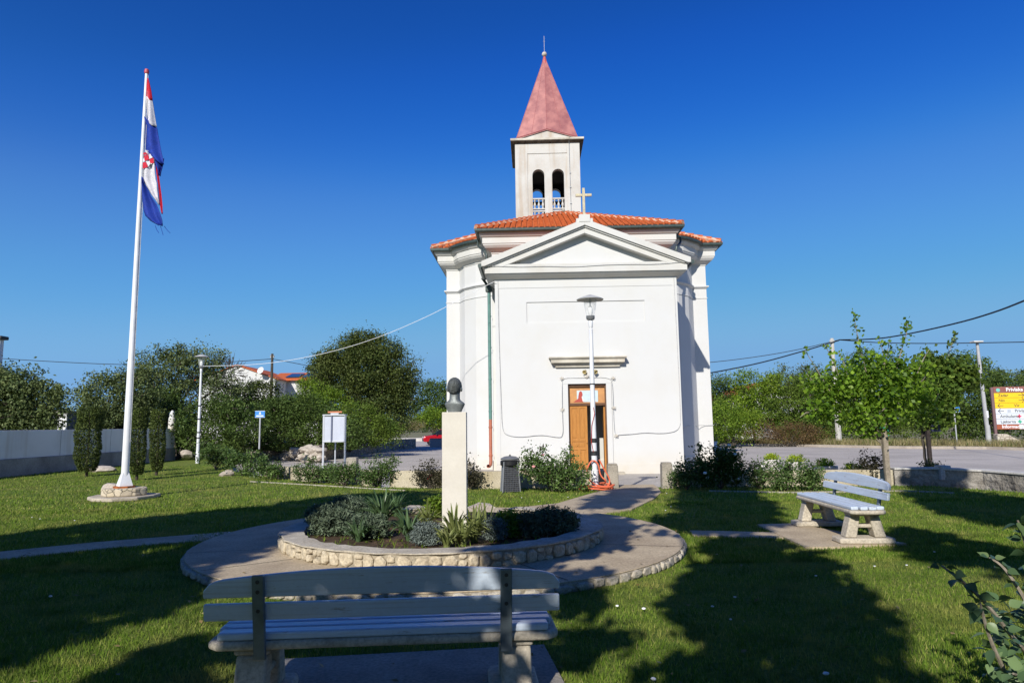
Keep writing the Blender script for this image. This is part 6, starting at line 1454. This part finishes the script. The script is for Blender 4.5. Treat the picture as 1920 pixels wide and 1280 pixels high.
# ------------------------------------------------------------------ the trees behind the viewer whose shade falls on the lawn
SHADE = {
 'a': [[(-700,1250),(-400,1060),(0,1004),(130,987),(270,970),(420,956),(560,938),(640,927),(760,922),(835,922),(835,945),(790,962),(705,962),(690,1008),(600,1028),(535,1035),(520,1052),(440,1072),(395,1098),(388,1134),(300,1160),(230,1178),(165,1196),(12,1258),(-250,1380)]],
 'b': [[(100,1284),(240,1238),(330,1202),(400,1172),(450,1190),(490,1232),(480,1290),(430,1285),(375,1262),(340,1400),(-100,1500)],
       [(470,1135),(600,1128),(800,1128),(930,1135),(1000,1180),(1040,1300),(1030,1700),(560,1700),(545,1250),(590,1235),(560,1215),(500,1210)]],
 'c': [[(935,1050),(1000,1000),(1100,975),(1125,962),(1190,975),(1198,998),(1188,1030),(1140,1050),(1070,1056),(1060,1082),(1160,1082),(1165,1100),(1120,1140),(1080,1190),(1130,1185),(1190,1165),(1215,1185),(1150,1235),(1060,1268),(1040,1210),(1040,1120),(930,1075)],
       [(1225,999),(1265,1000),(1268,1014),(1230,1014)],
       [(1305,1006),(1430,1002),(1500,1022),(1540,1042),(1588,1062),(1600,1087),(1638,1107),(1688,1152),(1716,1200),(1722,1238),(1742,1290),(1745,1500),(1200,1500),(1180,1275),(1270,1230),(1312,1200),(1275,1165),(1235,1130),(1270,1092),(1310,1052)]],
 'd': [[(1095,960),(1085,946),(1130,926),(1160,917),(1238,917),(1228,932),(1185,952),(1140,960)],
       [(1290,896),(1400,896),(1425,925),(1455,945),(1490,982),(1440,1000),(1305,1002),(1230,985),(1215,972),(1262,962),(1258,938),(1268,920)]],
 'e': [[(1690,892),(1790,892),(1800,918),(1920,934),(2200,965),(2200,1020),(1900,988),(1845,985),(1745,957),(1690,930)],
       [(1655,995),(1690,985),(1750,1000),(1860,1020),(1920,1034),(2200,1060),(2200,1130),(1900,1080),(1800,1062),(1740,1056),(1700,1042),(1650,1012)]],
}
SUNV = np.array([-math.sin(AZ)/math.tan(EL), -math.cos(AZ)/math.tan(EL), 1.])
CROWN = {'a': (6.6, 1.5), 'b': (4.9, 1.0), 'c': (5.6, 1.4), 'd': (8.2, 1.0), 'e': (7.4, 1.2)}
LABS = {'a': ('shade_tree', 'broad tree behind the viewer on the left whose shade crosses the left lawn'), 'b': ('shade_tree', 'low tree right behind the viewer shading the nearest bench'), 'c': ('shade_tree', 'round crowned tree behind the viewer shading the right half of the lawn'), 'd': ('shade_tree', 'tall tree behind the viewer shading path and rose bush by the chapel'), 'e': ('shade_tree', 'tree behind the viewer to the right shading the right lawn edge')}
for key, polys in SHADE.items():
    rng = np.random.default_rng(ord(key)); hc_, hr = CROWN[key]; C_ = []
    for poly in polys:
        W_ = fromimg(poly); xs = [p[0] for p in W_]; ys = [p[1] for p in W_]; ar = (max(xs)-min(xs))*(max(ys)-min(ys)); n = int(ar*38)
        P = np.stack([rng.uniform(min(xs), max(xs), n), rng.uniform(min(ys), max(ys), n)], 1); kk = inside(P, W_)
        for ox, oy in ((.13,0),(-.13,0),(0,.16),(0,-.16)): kk &= inside(P+np.array([ox, oy]), W_)
        P = P[kk]
        C_.append(P)
    P = np.vstack(C_); n = len(P); h = hc_+rng.uniform(-hr, hr, n); K = np.concatenate([P, np.zeros((n,1))], 1)+SUNV*h[:,None]
    per = 11; cl = np.repeat(K, per, axis=0)+rng.normal(size=(n*per,3))*.10
    lv = leaf_verts(cl, .24, rng, .75, .0); cpt = lv.reshape(-1,4,3); ok = np.ones(len(cpt), bool)
    for j in range(4):
        X, Y, Z = PJ(cpt[:,j]); ok &= ~((Z > 0) & (X > -60) & (X < 1980) & (Y > -60) & (Y < 1340))
    cpt = cpt[ok]; m = K.mean(0); by = min(m[1], K[:,1].min()+1.)-.5; by = min(by, -2.2)
    nm, lab = LABS[key]; t = thing(nm, lab, 'tree', (m[0]-.6, by, 0), 0, 'shade trees behind the viewer')
    np_mesh('crown', cpt.reshape(-1,3), 4, L_OAK, t, off=(m[0]-.6, by, 0))
    q = MB(); fk = Vector((m[0]-.6, by, hc_*.45)); q.tube([(m[0]-.6, by, -.1), fk], [.2,.15], 10)
    for i in np.argsort(((K-np.array(fk))**2).sum(1))[:40:10]:
        e = Vector(K[i]); X, Y, Z = PJ(np.array([K[i]]))
        if Z[0] > 0 and -100 < X[0] < 2020 and Y[0] > -100: continue
        q.tube([fk, fk.lerp(e, .5)+Vector((0,0,.35)), e], [.09,.05,.015], 6)
    q.build('trunk', BARK, t, smooth=True, world=True)

# unseen tree belt added round the viewer to block low sky and deepen shade
rng = np.random.default_rng(900)
for i, (x, y, rx, rz, zc, lab) in enumerate([(-15,-14,4.2,3.4,4.2,'broad added dark tree behind the viewer, farthest left'), (-8,-13,3.8,3.2,4.0,'added dark tree behind the viewer, second from the left'), (-1.5,-15,4.2,3.8,4.8,'added dark tree straight behind the viewer'), (5.5,-13,3.8,3.2,4.0,'added dark tree behind the viewer, right of the middle one'), (12,-11,4.,3.2,4.0,'added dark tree behind the viewer on the right'), (17,-4,3.6,2.9,3.6,'added dark tree to the right of the viewer beside the lawn'), (-22,-6,4.,3.2,3.8,'added dark tree to the left of the viewer beyond the white wall')]):
    lobes = [(x+rng.uniform(-.5,.5)*rx, y+rng.uniform(-.5,.5)*rx, zc+rng.uniform(-.5,.5)*rz, rx*.6, rx*.6, rz*.6) for _ in range(8)]
    tree('sky_block_tree', lab, 'tree', (x, y, 0), lobes, L_OAK, 330, 14, .7, .42, 910+i, 'unseen trees added around the viewer to block low sky', trunk_r=.25, inner=.6)
